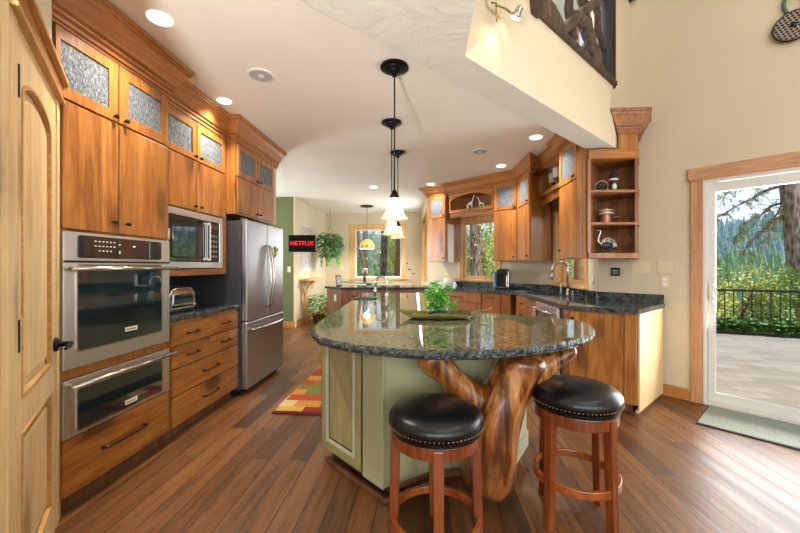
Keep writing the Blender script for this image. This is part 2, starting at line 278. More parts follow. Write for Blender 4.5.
# ------------------------------------------------------------------ mesh helpers
class MB:
    def __init__(s): s.bm = bmesh.new()
    def box(s, x0, y0, z0, x1, y1, z1):
        v = [s.bm.verts.new(p) for p in ((x0, y0, z0), (x1, y0, z0), (x1, y1, z0), (x0, y1, z0), (x0, y0, z1), (x1, y0, z1), (x1, y1, z1), (x0, y1, z1))]
        for f in ((0, 3, 2, 1), (4, 5, 6, 7), (0, 1, 5, 4), (1, 2, 6, 5), (2, 3, 7, 6), (3, 0, 4, 7)): s.bm.faces.new([v[i] for i in f])
        return s
    def prism(s, poly, z0, z1, holes=(), top=None):
        # plan polygon raised between two heights, holes allowed
        loops = [list(poly)] + [list(h) for h in holes]
        flat = [p for l in loops for p in l]
        b = [s.bm.verts.new((p[0], p[1], z0)) for p in flat]; tt = [s.bm.verts.new((p[0], p[1], z1)) for p in flat]
        if holes:
            tris = tessellate_polygon([[Vector((p[0], p[1], 0)) for p in l] for l in loops])
            for a, b_, c in tris: s.bm.faces.new((tt[a], tt[b_], tt[c])); s.bm.faces.new((b[c], b[b_], b[a]))
        else:
            s.bm.faces.new(tt); s.bm.faces.new(b[::-1])
        k = 0
        for l in loops:
            n = len(l)
            for i in range(n):
                j = (i + 1) % n; s.bm.faces.new((b[k + i], b[k + j], tt[k + j], tt[k + i]))
            k += n
        return s
    def slab(s, poly, y0, y1):
        # outline in local x,z pushed along y
        a = [s.bm.verts.new((p[0], y0, p[1])) for p in poly]; b = [s.bm.verts.new((p[0], y1, p[1])) for p in poly]
        s.bm.faces.new(a); s.bm.faces.new(b[::-1])
        n = len(poly)
        for i in range(n):
            j = (i + 1) % n; s.bm.faces.new((a[j], a[i], b[i], b[j]))
        return s
    def ring(s, outer, inner, y0, y1):
        # frame between two outlines (same count) in x,z
        n = len(outer)
        va = [[s.bm.verts.new((p[0], y, p[1])) for p in loop] for y in (y0, y1) for loop in (outer, inner)]
        for i in range(n):
            j = (i + 1) % n
            s.bm.faces.new((va[0][i], va[0][j], va[1][j], va[1][i])); s.bm.faces.new((va[2][j], va[2][i], va[3][i], va[3][j]))
            s.bm.faces.new((va[0][j], va[0][i], va[2][i], va[2][j])); s.bm.faces.new((va[1][i], va[1][j], va[3][j], va[3][i]))
        return s
    def frame(s, x0, z0, x1, z1, w, y0, y1, wt=None):
        wt = wt or w
        return s.ring([(x0, z0), (x1, z0), (x1, z1), (x0, z1)], [(x0 + w, z0 + wt), (x1 - w, z0 + wt), (x1 - w, z1 - wt), (x0 + w, z1 - wt)], y0, y1)
    def tube(s, pts, r, n=8, closed=False, caps=True, flat=None):
        pts = [Vector(p) for p in pts]; m = len(pts); rs = r if isinstance(r, (list, tuple)) else [r] * m
        rings = []; up = None
        for i, p in enumerate(pts):
            if closed: d = pts[(i + 1) % m] - pts[i - 1]
            else: d = pts[min(i + 1, m - 1)] - pts[max(i - 1, 0)]
            d.normalize()
            if up is None:
                up = Vector((0, 0, 1)) if abs(d.z) < .9 else Vector((1, 0, 0))
            a = d.cross(up)
            if a.length < 1e-4: a = d.cross(Vector((0, 1, 0)))
            a.normalize(); b = a.cross(d); b.normalize(); up = b
            rings.append([s.bm.verts.new(p + (a * math.cos(2 * PI * k / n) + b * math.sin(2 * PI * k / n) * (flat or 1)) * rs[i]) for k in range(n)])
        for i in range(m if closed else m - 1):
            A, B = rings[i], rings[(i + 1) % m]
            for k in range(n): s.bm.faces.new((A[k], A[(k + 1) % n], B[(k + 1) % n], B[k]))
        if caps and not closed:
            s.bm.faces.new(rings[0][::-1]); s.bm.faces.new(rings[-1])
        return s
    def bar(s, pts, w, h):
        # rectangular section swept along a polyline in plan at constant section (w across, h up)
        m = len(pts); pts = [Vector(p) for p in pts]; rings = []
        for i, p in enumerate(pts):
            d = pts[min(i + 1, m - 1)] - pts[max(i - 1, 0)]; d.z = 0; d.normalize(); a = Vector((-d.y, d.x, 0))
            rings.append([s.bm.verts.new(p + a * sx * w / 2 + Vector((0, 0, sz * h / 2))) for sx, sz in ((-1, -1), (1, -1), (1, 1), (-1, 1))])
        for A, B in zip(rings, rings[1:]):
            for k in range(4): s.bm.faces.new((A[k], A[(k + 1) % 4], B[(k + 1) % 4], B[k]))
        s.bm.faces.new(rings[0][::-1]); s.bm.faces.new(rings[-1]); return s
    def lathe(s, prof, c=(0, 0, 0), n=24, axis='z', sx=1, sy=1):
        rings = []
        for r, z in prof:
            rg = []
            for k in range(n):
                a = 2 * PI * k / n; p = (r * math.cos(a) * sx, r * math.sin(a) * sy, z)
                if axis == 'y': p = (p[0], z, p[1])
                elif axis == 'x': p = (z, p[0], p[1])
                rg.append(s.bm.verts.new((p[0] + c[0], p[1] + c[1], p[2] + c[2])))
            rings.append(rg)
        for A, B in zip(rings, rings[1:]):
            for k in range(n): s.bm.faces.new((A[k], A[(k + 1) % n], B[(k + 1) % n], B[k]))
        s.bm.faces.new(rings[0][::-1]); s.bm.faces.new(rings[-1]); return s
    def ball(s, c, r, sub=2, wob=0, seed=0):
        r = r if isinstance(r, (tuple, list)) else (r, r, r)
        ret = bmesh.ops.create_icosphere(s.bm, subdivisions=sub, radius=1)
        for v in ret['verts']:
            k = 1 + wob * noise.noise(v.co * 2 + Vector((seed, seed * 1.7, 0)))
            v.co = Vector((v.co.x * r[0] * k + c[0], v.co.y * r[1] * k + c[1], v.co.z * r[2] * k + c[2]))
        return s
    def sweep(s, path, prof, z0=0):
        # crown moulding: profile (out, z) along a plan path, out = right-hand side of travel, mitred
        n = len(path); P = [Vector((p[0], p[1])) for p in path]; nr = []
        for i in range(n):
            ns = []
            for a, b in ((i - 1, i), (i, i + 1)):
                if 0 <= a and b < n:
                    d = (P[b] - P[a]).normalized(); ns.append(Vector((d.y, -d.x)))
            if len(ns) == 2:
                m = (ns[0] + ns[1]).normalized(); m = m / max(.35, m.dot(ns[0]))
            else: m = ns[0]
            nr.append(m)
        rings = [[s.bm.verts.new((P[i].x + nr[i].x * o, P[i].y + nr[i].y * o, z0 + z)) for o, z in prof] for i in range(n)]
        k = len(prof)
        for A, B in zip(rings, rings[1:]):
            for j in range(k): s.bm.faces.new((A[j], A[(j + 1) % k], B[(j + 1) % k], B[j]))
        s.bm.faces.new(rings[0]); s.bm.faces.new(rings[-1][::-1]); return s
    def leaf(s, p, d, up, L, W):
        d = d.normalized(); a = d.cross(up)
        if a.length < 1e-3: a = d.cross(Vector((1, 0, 0)))
        a.normalize(); nrm = a.cross(d)
        b = s.bm.verts.new(p); l = s.bm.verts.new(p + d * L * .45 + a * W / 2 + nrm * W * .15); r = s.bm.verts.new(p + d * L * .45 - a * W / 2 + nrm * W * .15); t_ = s.bm.verts.new(p + d * L - nrm * W * .15)
        s.bm.faces.new((b, l, t_)); s.bm.faces.new((b, t_, r)); return s
    def build(s, name, mat, parent=None, smooth=False, bevel=0, label=None, loc=None, rot=None, seg=2, sub=0, auto=False):
        bmesh.ops.recalc_face_normals(s.bm, faces=s.bm.faces[:])
        me = bpy.data.meshes.new(name); s.bm.to_mesh(me); s.bm.free()
        o = bpy.data.objects.new(name, me); COL.objects.link(o)
        for m in (mat if isinstance(mat, (list, tuple)) else [mat]): me.materials.append(M[m] if isinstance(m, str) else m)
        if smooth: me.polygons.foreach_set('use_smooth', [True] * len(me.polygons))
        if parent: o.parent = parent
        if loc: o.location = loc
        if rot: o.rotation_euler = rot
        if bevel:
            b = o.modifiers.new('bevel', 'BEVEL'); b.width = bevel; b.segments = seg; b.limit_method = 'ANGLE'; b.angle_limit = R(40)
        if sub:
            b = o.modifiers.new('sub', 'SUBSURF'); b.levels = sub; b.render_levels = sub
        if label: o['label'] = label
        return o
def B(*boxes):
    m = MB()
    for b in boxes: m.box(*b)
    return m
def thing(name, label, cat, loc=(0, 0, 0), rz=0, group=None):
    o = bpy.data.objects.new(name, None); COL.objects.link(o); o.empty_display_size = .1
    o.location = loc; o.rotation_euler = (0, 0, rz); o['label'] = label; o['category'] = cat
    if group: o['group'] = group
    return o
def tag(o, label, cat, group=None, kind=None):
    o['label'] = label; o['category'] = cat
    if group: o['group'] = group
    if kind: o['kind'] = kind
    return o
def struct(o):
    o['kind'] = 'structure'; return o
def dup(root, loc, rz=None, label=None, group=None):
    r = root.copy(); COL.objects.link(r); r.location = loc
    if rz is not None: r.rotation_euler = (0, 0, rz)
    if label: r['label'] = label
    if group: r['group'] = group
    for ch in list(root.children):
        c = ch.copy(); COL.objects.link(c); c.parent = r
        for g in list(ch.children):
            d = g.copy(); COL.objects.link(d); d.parent = c
    return r
def rrect(x0, z0, x1, z1, r, n=5):
    pts = []
    for cx, cz, a0 in ((x0 + r, z0 + r, 180), (x1 - r, z0 + r, 270), (x1 - r, z1 - r, 0), (x0 + r, z1 - r, 90)):
        for k in range(n + 1):
            a = R(a0 + 90 * k / n); pts.append((cx + r * math.cos(a), cz + r * math.sin(a)))
    return pts
def arc(cx, cy, r, a0, a1, n): return [(cx + r * math.cos(R(a0 + (a1 - a0) * k / n)), cy + r * math.sin(R(a0 + (a1 - a0) * k / n))) for k in range(n + 1)]
def text(name, body, size, mat, parent, loc, rot, extrude=.001):
    cu = bpy.data.curves.new(name, 'FONT'); cu.body = body; cu.size = size; cu.align_x = 'CENTER'; cu.align_y = 'CENTER'; cu.extrude = extrude
    tmp = bpy.data.objects.new(name + '_outline', cu); COL.objects.link(tmp)
    dg = bpy.context.evaluated_depsgraph_get(); me = bpy.data.meshes.new_from_object(tmp.evaluated_get(dg))
    bpy.data.objects.remove(tmp); bpy.data.curves.remove(cu)
    o = bpy.data.objects.new(name, me); COL.objects.link(o); me.materials.clear(); me.materials.append(M[mat])
    o.parent = parent; o.location = loc; o.rotation_euler = rot; return o
# cabinet fittings in run coordinates: front plane y=0, room on the -y side
def knob(par, x, z, y=-.02, r=.014):
    MB().lathe([(.005, 0), (.005, -.012), (r * .8, -.014), (r, -.022), (r * .75, -.03), (.001, -.032)], (x, y, z), 12, 'y').build('knob', 'pewter', par, smooth=True)
def pull(par, x, z, w=.11, y=-.02):
    m = MB(); m.tube([(x - w / 2, y, z), (x - w / 2, y - .028, z), (x - w * .3, y - .033, z), (x + w * .3, y - .033, z), (x + w / 2, y - .028, z), (x + w / 2, y, z)], .006, 8)
    m.lathe([(.011, 0), (.011, -.006), (.005, -.008)], (x - w / 2, y, z), 10, 'y'); m.lathe([(.011, 0), (.011, -.006), (.005, -.008)], (x + w / 2, y, z), 10, 'y')
    m.build('handle', 'pewter', par, smooth=True)
def slab_door(par, x0, z0, x1, z1, kn=None, mat='cab', name='door', y=0):
    d = B((x0, y - .02, z0, x1, y - .001, z1)).build(name, mat, par, bevel=.004)
    if kn: knob(d, kn[0], kn[1], y - .02)
    return d
def glass_door(par, x0, z0, x1, z1, kn=None, w=.058, mat='cab', y=0, wl=None):
    wl = wl or w
    d = MB().ring([(x0, z0), (x1, z0), (x1, z1), (x0, z1)], [(x0 + wl, z0 + w), (x1 - w, z0 + w), (x1 - w, z1 - w), (x0 + wl, z1 - w)], y - .02, y - .001).build('door', mat, par, bevel=.003)
    B((x0 + wl - .004, y - .012, z0 + w - .004, x1 - w + .004, y - .007, z1 - w + .004)).build('glass_pane', 'rain', d)
    if kn: knob(d, kn[0], kn[1], y - .02)
    return d
def drawer(par, x0, z0, x1, z1, w=.11, mat='cab_h', y=0, hz=None):
    d = B((x0, y - .02, z0, x1, y - .001, z1)).build('drawer', mat, par, bevel=.004)
    pull(d, (x0 + x1) / 2, hz or (z0 + z1) / 2, w, y - .02); return d
CROWN = [(-.004, 0), (.012, 0), (.012, .014), (.024, .016), (.024, .032), (.016, .036), (.034, .046), (.034, .058), (.026, .062), (.046, .072), (.052, .084), (.060, .10), (.078, .135), (.100, .165), (.112, .172), (.112, .182), (.124, .186), (.124, .21), (-.004, .21)]
def crown(par, path, z1=2.735, h=.235, out=1.0, mat='crown'):
    k = h / .21
    return MB().sweep(path, [(o * out, z * k) for o, z in CROWN], z1 - h).build('crown_moulding', mat, par)

# ------------------------------------------------------------------ the setting: floor, walls, ceilings
CZ = 2.74
struct(MB().prism([(-4.8, -6), (5.3, -6), (5.3, .8), (2.1, 4.0), (2.2, 5.9), (.3, 7.6), (.1, 9.95), (-3.1, 9.95), (-3.1, 7.5), (-4.8, 7.5)], -.06, 0).build('floor', 'floor'))
# kitchen ceiling ends along the diagonal loft edge; the great room is open above
struct(MB().prism([(-4.8, -1.6), (-3.6, -1.6), (-3.6, -1.0), (.4, 3.0 - .55), (1.0, 3.05), (2.05, 4.1), (2.3, 6.2), (.4, 7.6), (.1, 9.95), (-3.1, 9.95), (-3.1, 7.5), (-4.8, 7.5)], CZ, CZ + .1).build('ceiling', 'ceil'))
D2 = 1.762
# dropped beam under the loft, trowelled below
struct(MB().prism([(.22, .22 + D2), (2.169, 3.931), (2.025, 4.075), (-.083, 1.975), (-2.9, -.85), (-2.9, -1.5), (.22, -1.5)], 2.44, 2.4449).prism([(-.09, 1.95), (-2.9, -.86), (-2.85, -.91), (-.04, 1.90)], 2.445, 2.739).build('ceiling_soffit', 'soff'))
FD = (math.sqrt(.5), math.sqrt(.5))
def loftp(s, off=0): return (.22 + FD[0] * s - FD[0] * off, .22 + D2 + FD[1] * s + FD[1] * off)   # along the loft face; off goes into the loft
LE = 2.756
def loft_piece(s0, s1, z0, z1, th=.2):
    return [loftp(s0), loftp(s1), loftp(s1, th), loftp(s0, th)], z0, z1
lw = MB()
for pc in (loft_piece(0, LE, 2.445, 3.03), loft_piece(0, .72, 3.03, 5.6), loft_piece(2.26, LE, 3.03, 5.6), loft_piece(.72, 2.26, 4.25, 5.6)): lw.prism(*pc)
lw.prism([(.22, -1.5), (.22, .22 + D2 - .0), (.02, .22 + D2 - .2), (.02, -1.5)], 2.445, 5.6)
struct(lw.build('wall_loft', 'wall'))
struct(MB().prism([loftp(.6, 1.9), loftp(2.72, 1.9), loftp(2.72, 2.0), loftp(.6, 2.0)], 2.9, 5.6).build('wall_loft_back', 'white'))
struct(MB().prism([loftp(.72, .2), loftp(2.26, .2), loftp(2.7, 1.95), loftp(.5, 1.95)], 2.97, 3.02).build('floor_loft', 'floor'))
struct(B((-3.7, -6.1, 5.6, 5.4, 6.5, 5.7)).build('ceiling_great_room', 'ceil'))
# diagonal wall with the sliding door: run frame at (3.05,3.05) turned -45 deg
def onwall(s, off=0): return (3.05 + FD[0] * s - FD[0] * off, 3.05 - FD[0] * s - FD[0] * off)   # off goes into the room
def wpoly(s0, s1): return [onwall(s0), onwall(s1), onwall(s1, -.16), onwall(s0, -.16)]
m = MB(); m.prism(wpoly(-1.56, -.66), 0, 5.6); m.prism(wpoly(1.27, 3.05), 0, 5.6); m.prism(wpoly(-.66, 1.27), 2.10, 5.6)
struct(m.build('wall_door', 'wall'))
struct(B((5.17, -6, 0, 5.3, .9, 5.6)).build('wall_right', 'wall'))
struct(B((-4.8, -6.1, 0, 5.3, -6, 5.6)).build('wall_rear', 'wall'))
struct(B((-3.7, -6, 0, -3.6, .9, 5.6)).build('wall_great_room', 'wall'))
# sink wall, X = 1.95, with window opening Y 4.50..5.52, Z 1.03..2.1
m = MB()
for b in ((1.95, 4.155, 0, 2.14, 5.75, 1.03), (1.95, 4.155, 1.03, 2.14, 4.50, 2.74), (1.95, 5.52, 1.03, 2.14, 5.75, 2.74), (1.95, 4.50, 2.1, 2.14, 5.52, 2.74)): m.box(*b)
struct(m.build('wall_sink', 'wallc'))
# back wall, turned -40 deg through (1.95,5.65); s measured along, window s -1.42..-.72
TB = R(-40)
def inback(mb, name, mat, **k):
    o = mb.build(name, mat, **k); o.location = (1.95, 5.65, 0); o.rotation_euler = (0, 0, TB); return o
m = MB()
for b in ((-2.47, 0, 0, 0.06, .14, 1.05), (-2.47, 0, 1.05, -1.68, .14, 2.74), (-.92, 0, 1.05, .06, .14, 2.74), (-1.68, 0, 2.12, -.92, .14, 2.74)): m.box(*b)
struct(inback(m, 'wall_back', 'wallc'))
# breakfast nook
m = MB()
for b in ((-2.9, 9.7, 0, .1, 9.85, .95), (-2.9, 9.7, .95, -1.96, 9.85, 2.74), (-.62, 9.7, .95, .1, 9.85, 2.74), (-1.96, 9.7, 2.33, -.62, 9.85, 2.74)): m.box(*b)
struct(m.build('wall_nook_back', 'wall'))
struct(B((-2.9, 7.36, 0, -2.75, 9.7, CZ)).build('wall_nook_left', 'wallc'))
m = MB(); m.prism([(.058, 7.24), (-.105, 9.7), (.05, 9.7), (.21, 7.26)], 0, 1.0); m.prism([(.058, 7.24), (-.105, 9.7), (.05, 9.7), (.21, 7.26)], 2.4, CZ)
m.prism([(.058, 7.24), (.035, 7.6), (.19, 7.6), (.21, 7.26)], 1.0, 2.4); m.prism([(-.06, 9.0), (-.105, 9.7), (.05, 9.7), (.09, 9.0)], 1.0, 2.4)
struct(m.build('wall_nook_right', 'wallc'))
struct(B((-4.78, 7.28, 0, -2.745, 7.355, CZ)).build('wall_stub', 'green'))
struct(B((-2.7445, 7.28, 0, -2.722, 7.40, CZ)).build('trim_stub_edge', 'wallc'))
# kitchen left wall, hall beyond the refrigerator
struct(B((-2.6, 1.5, 0, -2.48, 4.46, CZ)).build('wall_left', 'wallc'))
struct(B((-2.48, 4.345, 0, -2.17, 4.46, CZ)).build('wall_fridge_end', 'wallc'))
struct(B((-4.9, 4.46, 0, -4.78, 7.36, CZ)).build('wall_hall', 'wallc'))
struct(B((-4.78, 4.40, 0, -2.6, 4.46, CZ)).build('wall_hall_side', 'wallc'))
# pantry corner
TP = R(130); PO = (-1.86, 1.697)
PU = (math.cos(TP), math.sin(TP)); PN = (-math.sin(TP), math.cos(TP))     # along, into the pantry
def pan(s, d): return (PO[0] + PU[0] * s + PN[0] * d, PO[1] + PU[1] * s + PN[1] * d)
m = MB()
def ppoly(s0, s1, d0=.022, d1=.13): return [pan(s0, d0), pan(s1, d0), pan(s1, d1), pan(s0, d1)]
m.prism(ppoly(-.96, -.70), 0, CZ); m.prism(ppoly(-.04, .02), 0, 2.115); m.prism(ppoly(-.70, -.076), 2.115, CZ)
e = pan(-.96, .022); m.prism([e, pan(-.96, .13), (-3.6, e[1] + .11), (-3.6, e[1])], 0, CZ)
struct(m.build('wall_pantry', 'wallc'))

# ------------------------------------------------------------------ baseboards and trim
def seg_obj(mb, name, mat, loc, rz, **k):
    o = mb.build(name, mat, **k); o.location = loc; o.rotation_euler = (0, 0, rz); return struct(o)
seg_obj(B((-1.00, -.018, 0, -.742, -.001, .115)), 'baseboard_door', 'basew', (3.05, 3.05, 0), R(-45), bevel=.003)
seg_obj(B((1.37, -.018, 0, 3.0, -.001, .115)), 'baseboard_door_far', 'basew', (3.05, 3.05, 0), R(-45), bevel=.003)
struct(B((-2.74, 9.68, 0, -.12, 9.699, .13)).build('baseboard_nook_back', 'basew'))
struct(B((-2.749, 7.45, 0, -2.732, 9.68, .13)).build('baseboard_nook_left', 'basew'))
struct(B((-4.7, 7.262, 0, -2.72, 7.279, .13)).build('baseboard_stub', 'basew'))

# ------------------------------------------------------------------ sliding glass door (door_1) and its casing
dr = bpy.data.objects.new('door_1', None); COL.objects.link(dr); struct(dr); dr.location = (3.05, 3.05, 0); dr.rotation_euler = (0, 0, R(-45))
B((-.742, -.022, 0, -.654, .0, 2.10), (1.264, -.022, 0, 1.352, 0, 2.10)).build('casing_post', 'fir', dr, bevel=.003)
B((-.76, -.030, 2.10, 1.37, 0, 2.205)).build('casing_head', 'fir_h', dr, bevel=.003)
B((-.752, -.036, 2.085, 1.362, 0, 2.10)).build('casing_fillet', 'fir_h', dr, bevel=.002)
MB().frame(-.652, .0, 1.262, 2.085, .03, -.012, .13).build('door_frame', 'vinyl', dr, bevel=.002)
def sash(x0, x1, y):
    s_ = MB().frame(x0, .035, x1, 2.05, .052, y, y + .045, .085).build('door_sash', 'vinyl', dr, bevel=.004)
    B((x0 + .048, y + .018, .115, x1 - .048, y + .024, 1.97)).build('glass_pane', 'glass', s_)
    return s_
s1 = sash(-.62, .33, .012); sash(.28, 1.23, .07)
h = MB(); h.box(-.612, -.003, .955, -.578, .011, 1.12); h.build('door_handle', 'vinyl', s1, bevel=.004)
MB().tube([(-.585, .0, .97), (-.565, -.03, .99), (-.558, -.04, 1.035), (-.565, -.03, 1.08), (-.585, .0, 1.10)], .008, 8).build('pull_bar', 'vinyl', s1, smooth=True)
B((-.65, -.02, 0, 1.26, .14, .034)).build('threshold', 'vinyl', dr, bevel=.003)

# ------------------------------------------------------------------ pantry door (door_2), knotty alder with an arched panel
pd = bpy.data.objects.new('door_2', None); COL.objects.link(pd); struct(pd); pd.location = (PO[0], PO[1], 0); pd.rotation_euler = (0, 0, TP)
S0, S1 = -.772, -.112
B((S0 - .115, 0, 0, S0 - .008, .02, 2.115)).build('casing_post', 'alder', pd, bevel=.004)
B((S1 + .018, 0, 0, S1 + .108, .02, 2.115)).build('casing_post', 'alder', pd, bevel=.004)
B((S1 + .006, .02, 0, S1 + .02, .06, 2.115)).build('door_jamb', 'alder', pd)
B((S0 - .115, -.012, 2.115, S1 + .102, .02, 2.20)).build('casing_head', 'cab_h', pd, bevel=.003)
B((S0 - .115, -.034, 2.20, S1 + .10, .02, 2.222), (S0 - .115, -.022, 2.100, S1 + .104, .02, 2.116)).build('casing_cap', 'alder_h', pd, bevel=.004)
X0, X1 = S0, S1
op = [(X0 + .05, .82), (X1 - .105, .82)] + [((X0 + .05 + X1 - .105) / 2 + (X1 - X0 - .155) / 2 * math.cos(R(a)), 1.88 + .085 * math.sin(R(a))) for a in range(0, 181, 15)]
lo = [(X0 + .05, .16), (X1 - .105, .16), (X1 - .105, .70), (X0 + .05, .70)]
m = MB()
fl = [Vector((a, b, 0)) for a, b in [(X0, .01), (X1, .01), (X1, 2.10), (X0, 2.10)]]
loops = [[(X0, .01), (X1, .01), (X1, 2.10), (X0, 2.10)], op, lo]
tr = tessellate_polygon([[Vector((a, b, 0)) for a, b in l] for l in loops]); pts = [p for l in loops for p in l]
va = [m.bm.verts.new((p[0], .004, p[1])) for p in pts]; vb = [m.bm.verts.new((p[0], .04, p[1])) for p in pts]
for a, b, c in tr: m.bm.faces.new((va[a], va[b], va[c])); m.bm.faces.new((vb[c], vb[b], vb[a]))
k = 0
for l in loops:
    for i in range(len(l)):
        j = (i + 1) % len(l); m.bm.faces.new((va[k + i], va[k + j], vb[k + j], vb[k + i]))
    k += len(l)
slabd = m.build('door_leaf', 'alder', pd, bevel=.0)
def shrink(poly, d):
    cx = sum(p[0] for p in poly) / len(poly); cz = (min(p[1] for p in poly) + max(p[1] for p in poly)) / 2
    hx = max(p[0] for p in poly) - cx; hz = max(p[1] for p in poly) - cz
    return [(cx + (p[0] - cx) * (hx - d) / hx, cz + (p[1] - cz) * (hz - d) / hz) for p in poly]
for poly in (op, lo):
    MB().slab(poly, .022, .036).build('door_panel', 'alder', slabd)
    MB().slab(shrink(poly, .05), .009, .022).build('raised_field', 'alder', slabd, bevel=.006)
    MB().ring(poly, shrink(poly, .014), .0, .02).build('panel_moulding', 'alder_h', slabd, bevel=.002)
for z in (1.85, .99, .2): B((X0 - .008, -.003, z, X0 + .004, .02, z + .11)).build('hinge', 'pewter', pd)
hx = X1 - .03
hd = MB(); hd.lathe([(.034, .004), (.034, -.006), (.026, -.012), (.013, -.014), (.012, -.045), (.001, -.048)], (hx, 0, .905), 20, 'y')
hd.tube([(hx, -.04, .905), (hx + .03, -.052, .906), (hx - .01, -.056, .906), (hx - .06, -.055, .902), (hx - .105, -.05, .897)], [.012, .011, .012, .011, .008], 10, flat=.7)
hd.build('door_handle', 'bronze', pd, smooth=True)

# ------------------------------------------------------------------ windows
def window(name, loc, rz, x0, z0, x1, z1, depth, cas=.09, sill=True, wood_='oak', mull=()):
    w = bpy.data.objects.new(name, None); COL.objects.link(w); struct(w); w.location = loc; w.rotation_euler = (0, 0, rz)
    MB().frame(x0 - cas, z0 - (.02 if sill else cas), x1 + cas, z1 + cas, cas, -.02, -.001, (cas if not sill else cas)).build('window_casing', wood_, w, bevel=.003) if not sill else \
        B((x0 - cas, -.02, z0, x0, -.001, z1), (x1, -.02, z0, x1 + cas, -.001, z1), (x0 - cas - .015, -.026, z1, x1 + cas + .015, -.001, z1 + cas)).build('window_casing', wood_, w, bevel=.003)
    MB().frame(x0, z0, x1, z1, .018, 0, depth - .03).build('window_jamb', wood_, w)
    sh = MB().frame(x0 + .018, z0 + .018, x1 - .018, z1 - .018, .045, depth - .07, depth - .03)
    for a in mull: sh.box(a - .022, depth - .068, z0 + .05, a + .022, depth - .032, z1 - .05)
    sh = sh.build('window_sash', 'white' if wood_ == 'oak' and name == 'window_1' else wood_, w, bevel=.003)
    B((x0 + .06, depth - .052, z0 + .06, x1 - .06, depth - .047, z1 - .06)).build('window_pane', 'glass', sh)
    if sill: B((x0 - cas - .02, -.06, z0 - .028, x1 + cas + .02, -.001, z0), ).build('window_sill', wood_, w, bevel=.004)
    return w
window('window_1', (0, 9.7, 0), 0, -1.96, .95, -.62, 2.33, .15, .11)
window('window_2', (1.95, 5.65, 0), TB, -1.68, 1.05, -.92, 2.12, .14, .075)
window('window_3', (1.95, 0, 0), R(-90), -5.52, 1.03, -4.50, 2.1, .19, .085)
nd = Vector((-.163, 2.46)).normalized(); 
window('window_4', (.035, 7.6, 0), math.atan2(-nd.y, -nd.x), -1.40, 1.0, 0.0, 2.4, .15, .09)

# ------------------------------------------------------------------ left run: frame at X=-1.85, x along +Y, fronts face +X
L90 = R(90)
def lrun(name, label, cat, group=None, x=-1.85): return thing(name, label, cat, (x, 0, 0), L90, group)
# tall oven cabinet
t = lrun('oven_cabinet', 'tall amber wood cabinet housing the two built-in ovens beside the pantry door', 'cabinet')
B((1.665, .001, .09, 1.695, .60, 2.50), (2.415, .001, .09, 2.437, .60, 2.50), (1.695, .001, .09, 2.415, .59, .385), (1.695, .001, .694, 2.415, .59, .746), (1.695, .001, 1.465, 2.415, .59, 2.50)).build('carcass', 'cab', t)
B((1.67, .06, 0, 2.435, .59, .09)).build('toe_kick', 'dark_end', t)
drawer(t, 1.68, .095, 2.425, .385, .3, hz=.25)
slab_door(t, 1.68, 1.475, 2.008, 2.128, (1.965, 1.54)); slab_door(t, 2.016, 1.475, 2.422, 2.128, (2.06, 1.54))
glass_door(t, 1.645, 2.14, 2.008, 2.49, (1.975, 2.165), .062, wl=.026); glass_door(t, 2.016, 2.14, 2.422, 2.49, (2.05, 2.165), .066)
crown(t, [(1.62, 0), (2.437, 0), (2.437, .12)], mat='crown')
# upper wall oven
def oven(name, label, z0, z1, panel, glass, hz, badge):
    o = lrun(name, label, 'oven')
    B((1.70, .002, z0 + .01, 2.41, .50, z1 - .01)).build('oven_body', 'steel_s', o)
    f = B((1.68, -.022, z0, 2.432, 0, z1)).build('front_panel', 'steel', o, bevel=.003)
    gd = MB().slab(rrect(*glass, .014), -.028, -.021).build('door_glass', 'oglass', o)
    MB().ring(rrect(glass[0] - .008, glass[1] - .008, glass[2] + .008, glass[3] + .008, .02), rrect(*glass, .014), -.0285, -.022).build('glass_surround', 'nickel', o)
    m = MB(); m.tube([(1.675, -.075, hz), (2.435, -.075, hz)], .0125, 14); m.tube([(1.71, -.02, hz), (1.71, -.075, hz)], .009, 8); m.tube([(2.40, -.02, hz), (2.40, -.075, hz)], .009, 8)
    m.build('handle', 'nickel', o, smooth=True)
    bx, bz = badge
    b_ = B((bx - .045, -.031, bz - .013, bx + .045, -.028, bz + .013)).build('badge', 'wplate', o)
    m = MB()
    for k in range(7): m.box(bx - .034 + k * .01, -.0318, bz - .004, bx - .028 + k * .01, -.031, bz + .004)
    m.build('badge_lettering', 'black', b_)
    if panel:
        pn = MB().slab(rrect(*panel, .016), -.028, -.021).build('control_panel', 'oglass', o)
        m = MB()
        for r_ in range(3):
            for c_ in range(6 - (r_ == 2) * 1):
                if r_ == 2 and c_ == 0: continue
                m.box(1.845 + c_ * .024, -.0286, 1.417 - r_ * .026, 1.857 + c_ * .024, -.028, 1.423 - r_ * .026)
        m.box(2.00, -.0286, 1.407, 2.015, -.028, 1.412); m.box(2.003, -.0286, 1.355, 2.012, -.028, 1.372)
        m.build('touch_buttons', 'wplate', pn)
        B((2.105, -.0286, 1.400, 2.122, -.028, 1.408)).build('display_light', 'blue', pn)
        B((2.238, -.0288, 1.335, 2.245, -.028, 1.44)).build('panel_divider', 'nickel', pn)
        B((1.68, -.024, 1.300, 2.432, -.0215, 1.312)).build('door_gap', 'black', o)
    else:
        pass
    return o
oven('wall_oven', 'large stainless wall oven with black glass door and touch control panel', .748, 1.462, (1.752, 1.325, 2.345, 1.447), (1.752, .835, 2.345, 1.285), 1.268, (2.09, .895))
oven('warming_oven', 'shorter stainless oven with black glass front built in above the bottom drawer', .392, .692, None, (1.752, .418, 2.350, .632), .665, (2.09, .448))
